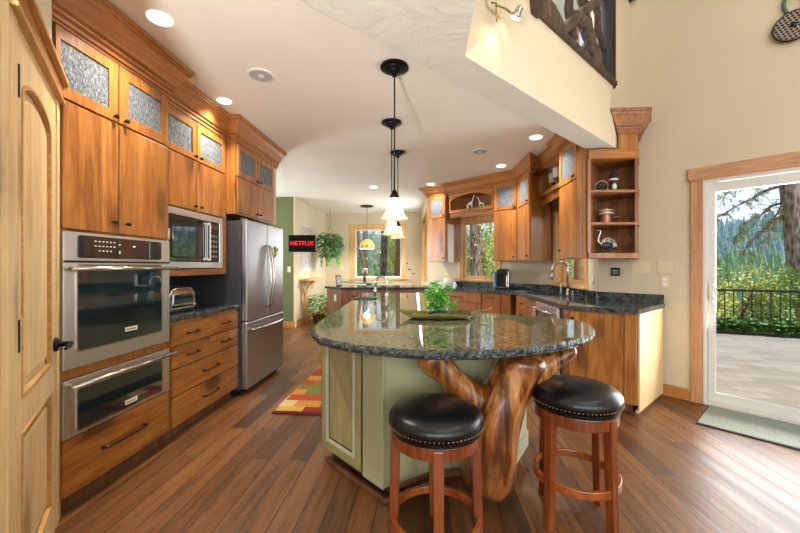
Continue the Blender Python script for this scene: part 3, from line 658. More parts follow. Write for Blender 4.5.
# middle upper cabinet above the microwave, set back
t = thing('microwave_cabinet', 'amber wood wall cabinet with rain glass top doors above the microwave', 'cabinet', (-1.95, 0, 0), L90)
B((2.442, .001, 1.735, 3.372, .52, 2.50)).build('carcass', 'cab', t)
B((3.20, .0, 1.205, 3.372, .05, 1.735), (2.442, .0, 1.205, 3.20, .50, 1.262)).build('shelf', 'cab_h', t, bevel=.003)
B((3.20, .05, 1.262, 3.225, .50, 1.735)).build('side_panel', 'cab', t)
slab_door(t, 2.45, 1.75, 2.888, 2.165, (2.855, 1.785)); slab_door(t, 2.896, 1.75, 3.325, 2.165, (2.935, 1.785))
glass_door(t, 2.45, 2.178, 2.888, 2.49, (2.858, 2.205), .052); glass_door(t, 2.896, 2.178, 3.325, 2.49, (2.93, 2.205), .052)
crown(t, [(2.442, 0), (3.372, 0)], out=.75)
# microwave
t = lrun('microwave', 'stainless built-in microwave with black glass door on the wood shelf', 'microwave')
B((2.47, .09, 1.266, 3.17, .50, 1.70)).build('microwave_body', 'steel_s', t)
MB().frame(2.44, 1.266, 3.195, 1.725, .05, .03, .085).build('trim_kit', 'steel', t, bevel=.004)
B((2.485, .035, 1.312, 2.975, .09, 1.68)).build('door', 'oglass', t, bevel=.004)
MB().ring(rrect(2.52, 1.35, 2.93, 1.645, .02), rrect(2.53, 1.36, 2.92, 1.635, .016), .030, .036).build('window_surround', 'pewter', t)
p = B((2.978, .035, 1.312, 3.148, .09, 1.68)).build('control_panel', 'black', t, bevel=.003)
m = MB()
for r_ in range(5):
    for c_ in range(3): m.box(3.015 + c_ * .036, .0335, 1.36 + r_ * .045, 3.037 + c_ * .036, .035, 1.378 + r_ * .045)
m.build('keypad', 'steel_f', p); B((3.01, .0335, 1.61, 3.115, .035, 1.645)).build('display', 'oglass', p)
B((2.955, -.0, 1.33, 2.97, .036, 1.66)).build('handle', 'nickel', t, bevel=.004)
# base drawers and counter
t = lrun('drawer_cabinet', 'amber wood base cabinet with four small and two wide drawers under dark counter', 'cabinet')
B((2.442, .001, .09, 3.39, .60, .872)).build('carcass', 'cab', t)
B((2.442, .06, 0, 3.39, .60, .09)).build('toe_kick', 'dark_end', t)
for x0, x1 in ((2.47, 2.915), (2.925, 3.38)):
    for z0, z1 in ((.69, .845), (.525, .68)): drawer(t, x0, z0, x1, z1, .12)
drawer(t, 2.47, .325, 3.38, .515, .2); drawer(t, 2.47, .10, 3.38, .315, .2)
t = thing('counter_slab', 'short dark granite countertop under the toaster between oven and refrigerator', 'countertop', (-1.85, 0, 0), L90)
B((2.442, -.03, .874, 3.392, .625, .91)).build('slab', 'granite_dk', t, bevel=.006)
B((2.442, .605, .911, 3.392, .628, 1.75)).build('backsplash', 'splash', t)
B((2.66, .598, 1.10, 2.74, .604, 1.2)).build('outlet_plate', 'wplate', t)
# toaster
t = thing('toaster', 'shiny chrome toaster standing on the dark counter beside the ovens', 'toaster', (-2.10, 2.76, .911), L90)
pr = [(-.15, .02), (.15, .02), (.165, .06), (.155, .15), (.12, .19), (.06, .203), (-.06, .203), (-.12, .19), (-.155, .15), (-.165, .06)]
MB().slab([(x * 1.0, z) for x, z in pr], -.14, .14).build('toaster_body', 'chrome', t, bevel=.01, seg=3)
B((-.155, -.135, 0, .155, .135, .022)).build('base', 'black', t, bevel=.004)
MB().slab([(-.12, .07), (.12, .07), (.11, .15), (-.11, .15)], -.146, -.139).build('glass_window', 'oglass', t, bevel=.002)
B((-.12, -.05, .2, .12, -.02, .206), (-.12, .02, .2, .12, .05, .206)).build('bread_slot', 'black', t)
MB().tube([(-.1, -.15, .05), (.1, -.15, .05)], .008, 8).build('handle', 'black', t, smooth=True)
MB().lathe([(.016, 0), (.016, -.014), (.01, -.018), (.001, -.018)], (.13, -.141, .05), 12, 'y').build('knob', 'nickel', t, smooth=True)
# refrigerator cabinet
t = thing('refrigerator_cabinet', 'amber wood cabinet with two rain glass doors above the refrigerator', 'cabinet', (-1.86, 0, 0), L90)
B((3.376, .001, 1.80, 4.245, .60, 2.50)).build('carcass', 'cab', t)
B((4.245, .001, 1.80, 4.34, .6, 2.50)).build('end_panel', 'wallc', t)
slab_door(t, 3.395, 1.815, 3.80, 2.165, (3.768, 1.85)); slab_door(t, 3.808, 1.815, 4.225, 2.165, (3.842, 1.85))
glass_door(t, 3.395, 2.178, 3.80, 2.49, (3.768, 2.205), .05); glass_door(t, 3.808, 2.178, 4.225, 2.49, (3.842, 2.205), .05)
crown(t, [(3.376, .09), (3.376, 0), (4.34, 0), (4.34, .3)], out=.78)
# refrigerator
t = lrun('refrigerator', 'stainless french door refrigerator with bottom freezer drawer', 'refrigerator')
B((3.402, -.03, .05, 4.30, .60, 1.735)).build('refrigerator_body', 'steel_s', t, bevel=.004)
B((3.41, -.02, 0, 4.29, .55, .05)).build('base_grille', 'black', t)
for x0, x1 in ((3.402, 3.848), (3.854, 4.30)): 
    d = B((x0, -.098, .735, x1, -.034, 1.745)).build('door', 'steel_f', t, bevel=.012, seg=3)
    hx_ = x1 - .035 if x0 < 3.5 else x0 + .035
    MB().tube([(hx_, -.098, .83), (hx_, -.13, .86), (hx_, -.155, 1.05), (hx_, -.16, 1.15), (hx_, -.155, 1.25), (hx_, -.13, 1.48), (hx_, -.098, 1.51)], .014, 10).build('handle', 'nickel', d, smooth=True)
d = B((3.402, -.098, .06, 4.30, -.034, .725)).build('freezer_drawer', 'steel_f', t, bevel=.012, seg=3)
MB().tube([(3.47, -.098, .645), (3.47, -.135, .645), (3.60, -.155, .645), (3.85, -.16, .645), (4.10, -.155, .645), (4.23, -.135, .645), (4.23, -.098, .645)], .014, 10).build('handle', 'nickel', d, smooth=True)
B((3.43, -.06, 1.736, 3.49, -.01, 1.765), (4.21, -.06, 1.736, 4.27, -.01, 1.765)).build('hinge_cover', 'steel_s', t, bevel=.004)
t = thing('refrigerator_magnet', 'small yellow and green bird magnet on the refrigerator door', 'magnet', (-1.751, 4.08, 1.44), L90)
m = MB(); m.slab([(-.03, -.02), (.0, -.035), (.035, -.02), (.03, .03), (.0, .045), (-.02, .02)], -.012, -.0005); m.build('bird_body', 'yel', t, bevel=.003)
MB().slab([(-.06, .05), (-.02, .03), (-.01, .05), (-.03, .075)], -.01, -.0005).build('wing', 'grt', t); MB().slab([(.03, .03), (.055, .02), (.05, .055), (.03, .06)], -.01, -.0005).build('tail', 'black', t); MB().slab([(-.06, -.06), (-.03, -.05), (-.04, -.03), (-.06, -.03)], -.01, -.0005).build('leaf', 'grt', t)

# ------------------------------------------------------------------ wall cabinets of the back run: frame at (1.39,5.52) turned -40 deg
UP = (1.39, 5.52, 0)
def urun(name, label, cat, group=None): return thing(name, label, cat, UP, TB, group)
def arch_case(par, x0, x1, zb, zt, spring, rise, dep, mat='cab'):
    B((x0, .02, zb, x1, dep, zb + .045)).build('shelf_board', 'cab_h', par, bevel=.003)
    B((x0, .0, zb, x0 + .022, dep, zt)).build('side_panel', mat, par); B((x1 - .022, 0, zb, x1, dep, zt)).build('side_panel', mat, par)
    B((x0 + .022, dep - .02, zb + .045, x1 - .022, dep, zt)).build('back_panel', 'shelf', par)
    B((x0 + .022, .02, zt - .02, x1 - .022, dep - .02, zt)).build('top_panel', 'shelf', par)
    n = 14; a = [(x1 - .03 - (x1 - x0 - .06) * k / n, spring + rise * math.sin(PI * k / n) ** .8) for k in range(n + 1)]
    MB().slab([(x0, zt), (x1, zt), (x1, spring - .0)] + a + [(x0, spring)], -.012, .02).build('arch_rail', 'cab_h', par)
    B((x0, -.008, zb - .004, x1, .02, zb + .048), (x0, -.010, zb + .048, x0 + .03, .02, spring), (x1 - .03, -.010, zb + .048, x1, .02, spring)).build('face_frame', mat, par, bevel=.002)
DEP = .42
t = urun('glass_top_cabinet', 'narrow wood wall cabinet with rain glass top door at the far end', 'cabinet')
B((-1.742, .001, 1.362, -1.31, DEP, 2.52)).build('carcass', 'cab', t)
slab_door(t, -1.735, 1.37, -1.33, 2.145, (-1.375, 1.43)); glass_door(t, -1.735, 2.16, -1.33, 2.55, (-1.36, 2.19), .06)
crown(t, [(-1.742, DEP), (-1.742, 0), (-1.31, 0)], 2.735, .19)
t = thing('glare_panel', 'white panel standing in for daylight glare on the narrow wall cabinet side', 'board', UP, TB)  # white board added where window light bleaches the wooden cabinet side
B((-1.3085, .02, 1.352, -1.296, .19, 2.035)).build('glare_stand_in', 'white', t, bevel=.003)
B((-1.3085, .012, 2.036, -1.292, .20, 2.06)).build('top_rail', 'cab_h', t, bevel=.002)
t = urun('arched_shelf', 'open arched wood shelf over the back window holding two giraffes', 'shelf')
arch_case(t, -1.255, -.392, 2.215, 2.56, 2.42, .09, DEP)
B((-1.255, .02, 2.13, -.392, .04, 2.214)).build('valance', 'cab_h', t)
crown(t, [(-1.30, 0), (-.39, 0)], 2.735, .19)
t = urun('glass_top_cabinet', 'wide wood wall cabinet with one rain glass door between back window and corner', 'cabinet')
B((-.388, .001, 1.362, .02, DEP, 2.56)).build('carcass', 'cab', t)
slab_door(t, -.378, 1.37, .005, 2.145, (-.04, 1.43)); glass_door(t, -.378, 2.16, .005, 2.57, (-.035, 2.19), .06)
crown(t, [(-.388, 0), (.03, 0)], 2.735, .18)
# corner cabinet with the slanted side towards the sink window
t = thing('corner_cabinet', 'slim corner wall cabinet with plain slanted side facing the sink window', 'cabinet')
MB().prism([(1.408, 5.50), (1.432, 4.945), (1.90, 5.515), (1.925, 5.64), (1.72, 5.79)], 1.362, 2.56).build('carcass', 'cab', t)

ca = math.atan2(-.555, .024)
def local_part(o, loc, rz):
    o.location = loc; o.rotation_euler = (0, 0, rz)
d = slab_door(t, .03, 1.37, .54, 2.145, (.49, 1.43)); local_part(d, (1.408, 5.50, 0), ca)
d = glass_door(t, .03, 2.16, .54, 2.57, (.49, 2.19), .06); local_part(d, (1.408, 5.50, 0), ca)
crown(t, [(1.41, 5.502), (1.432, 4.945), (1.50, 5.03)], 2.735, .18)
# sink run wall cabinets, fronts face -X
S90 = R(-90)
def srun(name, label, cat, x=1.60): return thing(name, label, cat, (x, 0, 0), S90)
t = srun('arched_shelf', 'open arched wood shelf over the sink window holding candle holders', 'shelf')
arch_case(t, -5.13, -4.205, 2.235, 2.59, 2.475, .10, .33)
B((-5.13, .03, 2.13, -4.205, .05, 2.243)).build('valance', 'cab_h', t)
crown(t, [(-5.16, 0), (-4.20, 0)], 2.735, .17)
t = srun('glass_top_cabinet', 'wood wall cabinet with pale glass door next to the open corner shelves', 'cabinet', 1.55)
MB().prism([(-4.20, .001), (-3.635, .001), (-3.64, .07), (-4.10, .36), (-4.20, .36)], 1.362, 2.56).build('carcass', 'cab', t)
slab_door(t, -4.19, 1.37, -3.735, 2.165, (-4.14, 1.46)); glass_door(t, -4.19, 2.18, -3.735, 2.59, (-3.77, 2.21), .06)
B((-3.73, -.016, 1.362, -3.64, -.001, 2.43)).build('stile', 'cab', t)
crown(t, [(-4.20, .3), (-4.20, 0), (-3.72, 0)], 2.735, .17)
# open end shelves against the door wall
t = thing('corner_shelf', 'open reddish wood end shelves hanging on the wall beside the glass door', 'shelf')
A_, B_, C_, D_, E_ = (1.60, 3.615), (1.72, 3.60), (2.08, 3.62), (2.22, 3.862), (1.955, 4.125)
sh = [A_, B_, C_, D_, E_]
for z0, z1, nm in ((1.362, 1.412, 'bottom_board'), (2.005, 2.03, 'shelf_board'), (1.69, 1.713, 'shelf_board'), (2.335, 2.43, 'top_board')):
    MB().prism(sh, z0, z1).build(nm, 'shelf' if z0 < 2.3 else 'cab_h', t, bevel=.003)
def wallboard(p, q, z0, z1, th, mat, nm):
    d = (Vector(q) - Vector(p)).normalized(); n = Vector((-d.y, d.x)) * th
    MB().prism([p, q, (q[0] + n.x, q[1] + n.y), (p[0] + n.x, p[1] + n.y)], z0, z1).build(nm, mat, t)
wallboard((1.60, 3.64), (1.945, 4.11), 1.413, 2.334, -.012, 'shelf', 'side_panel')
wallboard((1.96, 4.11), (2.21, 3.862), 1.413, 2.334, -.012, 'shelf', 'back_panel')
wallboard((2.068, 3.628), (2.205, 3.865), 1.413, 2.334, .02, 'shelf', 'end_post')
wallboard((1.592, 3.612), (1.62, 3.609), 1.413, 2.334, .016, 'shelf', 'front_stile')
MB().prism([(1.885, 3.62), (2.07, 3.625), (2.21, 3.862), (2.17, 3.90)], 2.43, 2.60).build('top_box', 'cab', t)
MB().sweep([(1.89, 3.64), (1.885, 3.615), (2.075, 3.62), (2.215, 3.86)], [(o * .85, z * 1.0) for o, z in CROWN], 2.575).build('crown_moulding', 'shelf', t)

# ------------------------------------------------------------------ base cabinets
def base_line(p, q):
    d = Vector((q[0] - p[0], q[1] - p[1])); return d.length, math.atan2(d.y, d.x)
PB0, PB1 = (.14, 6.32), (1.265, 5.375)
L_, a_ = base_line(PB0, PB1)
t = thing('base_cabinet', 'reddish wood base cabinet with wide drawers under the back window', 'cabinet', (*PB0, 0), a_)
B((0.02, .001, .09, L_, .58, .872)).build('carcass', 'base_red', t); B((.02, .06, 0, L_, .58, .09)).build('toe_kick', 'dark_end', t)
for z0, z1 in ((.70, .86), (.40, .69), (.10, .39)): drawer(t, .04, z0, .98, z1, .2, 'base_red')
slab_door(t, 1.0, .10, L_ - .16, .86, None, 'base_red'); pull(t, 1.14, .80, .11, -.021)
slab_door(t, L_ - .14, .10, L_ - .005, .86, None, 'base_red', 'filler_panel')
SK0, SK1 = (1.335, 5.30), (1.34, 4.36)
L_, a_ = base_line(SK0, SK1)
t = thing('sink_cabinet', 'orange wood sink base with small false drawers and dark pulls', 'cabinet', (*SK0, 0), a_)
B((.0, .001, .09, L_, .59, .70), (0, .001, .70, L_, .05, .872), (0, .55, .70, L_, .59, .872)).build('carcass', 'cab', t); B((0, .06, 0, L_, .55, .09)).build('toe_kick', 'dark_end', t)
slab_door(t, .01, .10, .17, .86, (.09, .80))
for x0, x1 in ((.18, .555), (.565, .93)):
    drawer(t, x0, .70, x1, .86, .09); d = slab_door(t, x0, .10, x1, .69); pull(d, (x0 + x1) / 2, .62, .09)
DW0 = (1.34, 4.35)
t = thing('dishwasher', 'stainless dishwasher under the sink counter with a towel on its bar', 'dishwasher', (*DW0, 0), S90)
B((.01, .001, .10, .70, .58, .868)).build('dishwasher_body', 'steel_s', t); B((.01, .05, 0, .70, .55, .10)).build('toe_kick', 'black', t)
B((.008, -.025, .10, .702, 0, .71)).build('door', 'steel', t, bevel=.004); B((.008, -.028, .715, .702, 0, .868)).build('control_panel', 'steel', t, bevel=.004)
m = MB(); m.tube([(.03, -.085, .80), (.68, -.085, .80)], .013, 12); m.tube([(.08, -.028, .80), (.08, -.085, .80)], .009, 8); m.tube([(.63, -.028, .80), (.63, -.085, .80)], .009, 8); m.build('handle', 'nickel', t, smooth=True)
t = thing('dish_towel', 'red and white checked towel hanging over the dishwasher handle', 'towel', (1.255, 4.16, .80), S90)
MB().slab([(-.06, -.30), (.07, -.29), (.065, .014), (-.055, .014)], -.022, -.016).build('front_fold', 'towel', t); B((-.055, -.02, .0145, .065, .018, .02)).build('top_fold', 'towel', t); MB().slab([(-.05, -.22), (.06, -.22), (.065, .014), (-.055, .014)], .0155, .020).build('back_fold', 'towel', t)
EC0, EC1 = (1.355, 3.60), (1.355, 3.485)
EC2 = (1.815, 3.185)
L_, a_ = base_line(EC1, EC2)
t = thing('end_cabinet', 'light wood angled base cabinet closing the counter beside the glass door', 'cabinet')
MB().prism([(1.357, 3.645), EC1, EC2, (2.36, 3.725), (1.935, 4.12), (1.935, 3.645)], .09, .872).build('carcass', 'cab', t)
MB().prism([(1.42, 3.64), (1.42, 3.55), (1.82, 3.26), (2.30, 3.72), (1.935, 4.08), (1.935, 3.64)], 0, .09).build('toe_kick', 'dark_end', t)
d = B((.012, -.02, .10, L_ - .10, -.001, .86)).build('door', 'cab', t, bevel=.004); local_part(d, (*EC1, 0), a_); knob(d, .045, .80, -.02, .016)
d = B((L_ - .095, -.018, .09, L_ - .005, -.001, .872)).build('stile', 'cab', t, bevel=.003); local_part(d, (*EC1, 0), a_)
d = B((.008, -.018, .032, .74, -.001, .872)).build('end_panel', 'alder', t, bevel=.003); local_part(d, (*EC2, 0), R(45))
d = B((0.04, -.012, .0, .745, .010, .03)).build('base_shoe', 'white', t, bevel=.003); local_part(d, (EC2[0] - .0, EC2[1] + .03, 0), R(45))
# peninsula towards the breakfast nook
PF = [(-1.44, 6.15), (.10, 6.36), (.05, 6.88), (-1.56, 6.86), (-1.82, 6.56)]
t = thing('peninsula_cabinet', 'reddish wood peninsula base with drawers facing the island', 'cabinet')
MB().prism(PF, .09, .872).build('carcass', 'base_red', t)
MB().prism([(-1.42, 6.24), (.08, 6.42), (.03, 6.84), (-1.53, 6.82), (-1.74, 6.56)], 0, .09).build('toe_kick', 'dark_end', t)
L2, a2 = base_line(PF[0], PF[1])
for x0, x1 in ((.02, .50), (.52, 1.0), (1.02, 1.5)):
    d = drawer(t, x0, .66, x1, .85, .16, 'base_red'); local_part(d, (*PF[0], 0), a2)
    d = slab_door(t, x0, .10, x1, .64, (x1 - .05, .58), 'base_red'); local_part(d, (*PF[0], 0), a2)
L3, a3 = base_line(PF[4], PF[0])
d = B((.005, -.016, .09, L3 - .004, -.001, .872)).build('end_panel', 'dark_end', t); local_part(d, (*PF[4], 0), a3)
tp = B((.29, -.024, .66, .37, -.0165, .775)).build('outlet_plate', 'plate', t, bevel=.002); local_part(tp, (*PF[4], 0), a3)
# continuous countertop with the sink cut-out
SH = [(1.43, 4.42), (1.43, 5.16), (1.80, 5.16), (1.80, 4.42)]
CT = [(-1.46, 6.12), (.12, 6.285), (1.25, 5.335), (1.315, 5.26), (1.315, 3.465), (1.80, 3.145), (2.372, 3.70), (1.945, 4.13), (1.945, 5.63), (.10, 7.17), (-.0, 6.92), (-1.58, 6.90), (-1.88, 6.57)]
t = thing('granite_countertop', 'long dark green granite countertop running from the peninsula round past the sink', 'countertop')
MB().prism(CT, .874, .914, [SH]).build('slab', 'granite_dk', t)
m = MB()
def bsp(p, q, th=.022, z0=.9145, z1=1.0):
    d = (Vector(q) - Vector(p)).normalized(); n = Vector((-d.y, d.x)) * th
    m.prism([p, q, (q[0] + n.x, q[1] + n.y), (p[0] + n.x, p[1] + n.y)], z0, z1)
bsp((2.368, 3.708), (1.943, 4.133)); bsp((1.943, 4.135), (1.943, 5.628)); bsp((1.94, 5.63), (.12, 7.155))
m.build('backsplash', 'granite_dk', t, bevel=.003)
t = thing('kitchen_sink', 'steel basin set into the counter below the sink window', 'sink')
m = MB().prism([(1.415, 4.405), (1.415, 5.175), (1.815, 5.175), (1.815, 4.405)], .700, .704); 
m.prism([(1.415, 4.405), (1.415, 5.175), (1.815, 5.175), (1.815, 4.405)], .704, .873, [SH]); m.build('basin', 'nickel', t)
MB().lathe([(.035, 0), (.04, .004), (.02, .006), (.001, .004)], (1.62, 4.8, .704), 16).build('drain', 'chrome', t, smooth=True)
def gooseneck(name, label, loc, rz, h, reach, r=.014):
    f = thing(name, label, 'faucet', loc, rz)
    MB().lathe([(.03, 0), (.03, .006), (.022, .012), (.02, .06), (.017, .075), (.001, .076)], (0, 0, 0), 18).build('faucet_base', 'nickel', f, smooth=True)
    rr_ = reach / 2; pts = [(0, 0, .07), (0, 0, h - rr_ - .02)] + [(-rr_ + rr_ * math.cos(R(a)), 0, h - rr_ + rr_ * math.sin(R(a))) for a in range(0, 181, 15)]
    pts += [(-reach - .004, 0, h - rr_ - .05)]
    MB().tube(pts, r, 12).build('spout', 'nickel', f, smooth=True)
    MB().tube([(-reach - .004, 0, h - rr_ - .045), (-reach - .008, 0, h - rr_ - .15)], [r * 1.15, r * 1.35], 12).build('spray_head', 'nickel', f, smooth=True)
    MB().tube([(0, .02, .055), (0, .05, .065), (0.01, .10, .085)], [.008, .007, .006], 8).build('lever', 'nickel', f, smooth=True)
    return f
gooseneck('kitchen_faucet', 'tall gooseneck faucet standing behind the sink under the window', (1.865, 4.80, .9145), R(-28), .43, .19, .0155)
for nm, lb, p, hh in (('soap_dispenser', 'short soap pump beyond the tall gooseneck faucet', (1.86, 5.02), .12), ('air_gap_cap', 'low round metal cap just this side of the tall gooseneck faucet', (1.875, 4.66), .06)):
    t = thing(nm, lb, 'soap dispenser' if hh > .1 else 'cap', (*p, .9145))
    MB().lathe([(.022, 0), (.022, .008), (.013, .014), (.013, hh - .01), (.009, hh), (.001, hh)], (0, 0, 0), 14).build('pump_body', 'nickel', t, smooth=True)
    if hh > .1: MB().tube([(0, 0, hh), (0, 0, hh + .012), (-.03, 0, hh + .016), (-.06, 0, hh + .004)], .006, 8).build('nozzle', 'nickel', t, smooth=True)

# ------------------------------------------------------------------ island
def smooth_loop(pts, it=2):
    for _ in range(it):
        q = []
        for i in range(len(pts)):
            a, b = Vector(pts[i]), Vector(pts[(i + 1) % len(pts)]); q += [tuple(a * .75 + b * .25), tuple(a * .25 + b * .75)]
        pts = q
    return pts
ISL = [(-.87, 4.92), (-.80, 4.0), (-.72, 2.82), (-.70, 2.20), (-.60, 1.88), (-.40, 1.69), (-.15, 1.585), (.05, 1.555), (.22, 1.57), (.36, 1.615), (.52, 1.685), (.70, 1.80), (.86, 1.95), (.985, 2.16), (1.055, 2.38), (1.02, 2.53), (.88, 2.63), (.72, 2.71), (.50, 2.83), (.33, 2.96), (.24, 3.12), (.19, 3.6), (.17, 4.2), (.18, 4.92)]
core = smooth_loop(ISL[1:-1], 1); core = [ISL[0]] + [ISL[1]] + core[2:-2] + [ISL[-2]] + [ISL[-1]]
IH = [(-.80, 3.80), (-.54, 3.80), (-.54, 4.14), (-.80, 4.14)]
t = thing('island_countertop', 'polished green granite island top with rounded front and chiselled edge', 'countertop')
MB().prism(core, .872, .914, [IH]).build('slab', 'granite', t)
ed = MB(); n = len(core); rr_ = random.Random(3)
P = []
for i in range(n):
    a, b = Vector(core[i]), Vector(core[(i + 1) % n]); k = max(1, int((b - a).length / .018)); P += [a.lerp(b, j / k) for j in range(k)]
rows = []
for lv, (o_, z) in enumerate(((.0012, .8722), (.007, .879), (.012, .892), (.008, .905), (.0015, .9143))):
    row = []
    for i in range(len(P)):
        d = (P[(i + 1) % len(P)] - P[i - 1]).normalized(); nn = Vector((d.y, -d.x))
        j = o_ + (.0 if lv in (0, 4) else rr_.uniform(-.005, .007)); row.append(ed.bm.verts.new((P[i].x + nn.x * j, P[i].y + nn.y * j, z)))
    rows.append(row)
for A, Bq in zip(rows, rows[1:]):
    for i in range(len(P)): ed.bm.faces.new((A[i], A[(i + 1) % len(P)], Bq[(i + 1) % len(P)], Bq[i]))
ed.build('chiselled_edge', 'gedge', t)
IB = [(-.70, 4.78), (-.665, 2.30), (-.215, 1.885), (.06, 2.08), (.53, 2.19), (.66, 2.42), (.40, 2.70), (.12, 3.0), (.05, 4.78)]
t = thing('island_cabinet', 'sage green glazed island base with a raised panel door', 'cabinet')
cx_, cy_ = -.1, 3.0
MB().prism(IB, .10, .871, [[(-.74 + .08, 3.70), (-.50, 3.70), (-.50, 4.2), (-.66, 4.2)]]).build('carcass', 'sage', t)
MB().prism([(-.64, 4.70), (-.60, 2.36), (-.20, 2.00), (.08, 2.17), (.48, 2.26), (.58, 2.42), (.36, 2.64), (.08, 2.95), (.0, 4.70)], 0, .10).build('toe_kick', 'dark_end', t)
MB().bar([(-.655, 2.315, .018), (-.215, 1.91, .018), (.06, 2.10, .018)], .018, .03).build('shoe_moulding', 'dark_end', t)
L_, a_ = base_line((-.665, 2.30), (-.215, 1.885))
d = MB().frame(.012, .115, .43, .86, .058, -.022, -.002).build('door', 'sagedoor', t, bevel=.003); local_part(d, (-.665, 2.30, 0), a_)
MB().ring(rrect(.068, .171, .374, .804, .001, 1), rrect(.084, .187, .358, .788, .001, 1), -.027, -.006).build('panel_moulding', 'sage_l', d, bevel=.004)
MB().ring(rrect(.084, .187, .358, .788, .001, 1), rrect(.094, .197, .348, .778, .001, 1), -.012, -.004).build('glaze_line', 'glaze', d)
B((.094, -.015, .197, .348, -.004, .778)).build('raised_panel', 'sagedoor', d, bevel=.012)
B((.43, -.018, .115, .437, -.002, .86), (.004, -.018, .115, .011, -.002, .86)).build('glaze_line', 'glaze', d)
knob(d, .04, .79, -.022, .018)
d = B((.445, -.02, .10, L_ + .008, -.002, .868)).build('corner_stile', 'sage', t, bevel=.003); local_part(d, (-.665, 2.30, 0), a_)
L5, a5 = base_line((.53, 2.19), (.66, 2.42))
d = B((.01, -.016, .10, L5 - .01, -.001, .87), (.0, -.026, .10, L5, -.001, .20)).build('end_panel', 'sage_l', t, bevel=.003); local_part(d, (.53, 2.19, 0), a5)
t = thing('island_sink', 'small steel prep sink sunk in the far end of the island', 'sink')
m = MB().prism([(-.81, 3.79), (-.53, 3.79), (-.53, 4.15), (-.81, 4.15)], .72, .724); m.prism([(-.81, 3.79), (-.53, 3.79), (-.53, 4.15), (-.81, 4.15)], .724, .8715, [IH]); m.build('basin', 'pewter', t)
gooseneck('prep_faucet', 'small gooseneck faucet at the far end of the island', (-.425, 3.97, .9145), R(-8), .25, .13, .013)

# ------------------------------------------------------------------ driftwood trunk holding up the island top
def skin(name, mat, chains, parent=None, sub=2, disp=.0, seed=1):
    vs, es, rs, roots = [], [], [], []
    for ch in chains:
        prev = None
        if not isinstance(ch[0], int): roots.append(len(vs))
        for p in ch:
            if isinstance(p, int): prev = p; continue
            vs.append(p[:3]); rs.append((p[3], p[4] if len(p) > 4 else p[3])); i = len(vs) - 1
            if prev is not None: es.append((prev, i))
            prev = i
    me = bpy.data.meshes.new(name); me.from_pydata(vs, es, []); o = bpy.data.objects.new(name, me); COL.objects.link(o)
    mo = o.modifiers.new('skin', 'SKIN'); mo.use_smooth_shade = True
    for i, r in enumerate(rs): me.skin_vertices[0].data[i].radius = r
    for i in roots: me.skin_vertices[0].data[i].use_root = True
    s_ = o.modifiers.new('sub', 'SUBSURF'); s_.levels = sub; s_.render_levels = sub
    dg = bpy.context.evaluated_depsgraph_get(); nm = bpy.data.meshes.new_from_object(o.evaluated_get(dg)); o.modifiers.clear(); o.data = nm; bpy.data.meshes.remove(me)
    if disp:
        for v in nm.vertices:
            q = Vector((v.co.x * 9, v.co.y * 9, v.co.z * 1.6 + seed)); k = noise.noise(q) * disp + noise.noise(q * 2.7) * disp * .5; v.co += v.normal * k
    nm.materials.clear(); nm.materials.append(M[mat]); nm.polygons.foreach_set('use_smooth', [True] * len(nm.polygons))
    if parent: o.parent = parent
    return o
o = skin('tree_trunk_support', 'trunk', [
    [(.335, 1.955, .05, .175, .15), (.345, 1.95, .20, .175, .15), (.36, 1.945, .36, .175, .15), (.385, 1.94, .50, .185, .15), (.43, 1.925, .62, .155, .13), (.475, 1.905, .715, .135, .12), (.505, 1.895, .785, .13, .12), (.515, 1.89, .835, .13, .12)],
    [(.37, 1.935, .47, .08, .08), (.30, 1.93, .545, .105, .09), (.235, 1.92, .60, .098, .085), (.165, 1.90, .655, .085, .078), (.095, 1.875, .725, .08, .075), (.045, 1.86, .785, .085, .08), (.005, 1.85, .845, .09, .08)],
    [(.42, 1.95, .57, .06, .06), (.52, 1.965, .665, .085, .075), (.63, 1.985, .735, .075, .066), (.74, 2.0, .79, .065, .056), (.82, 2.015, .848, .062, .045)]], disp=.018)
tag(o, 'polished forked tree trunk carrying the rounded island top', 'tree trunk')

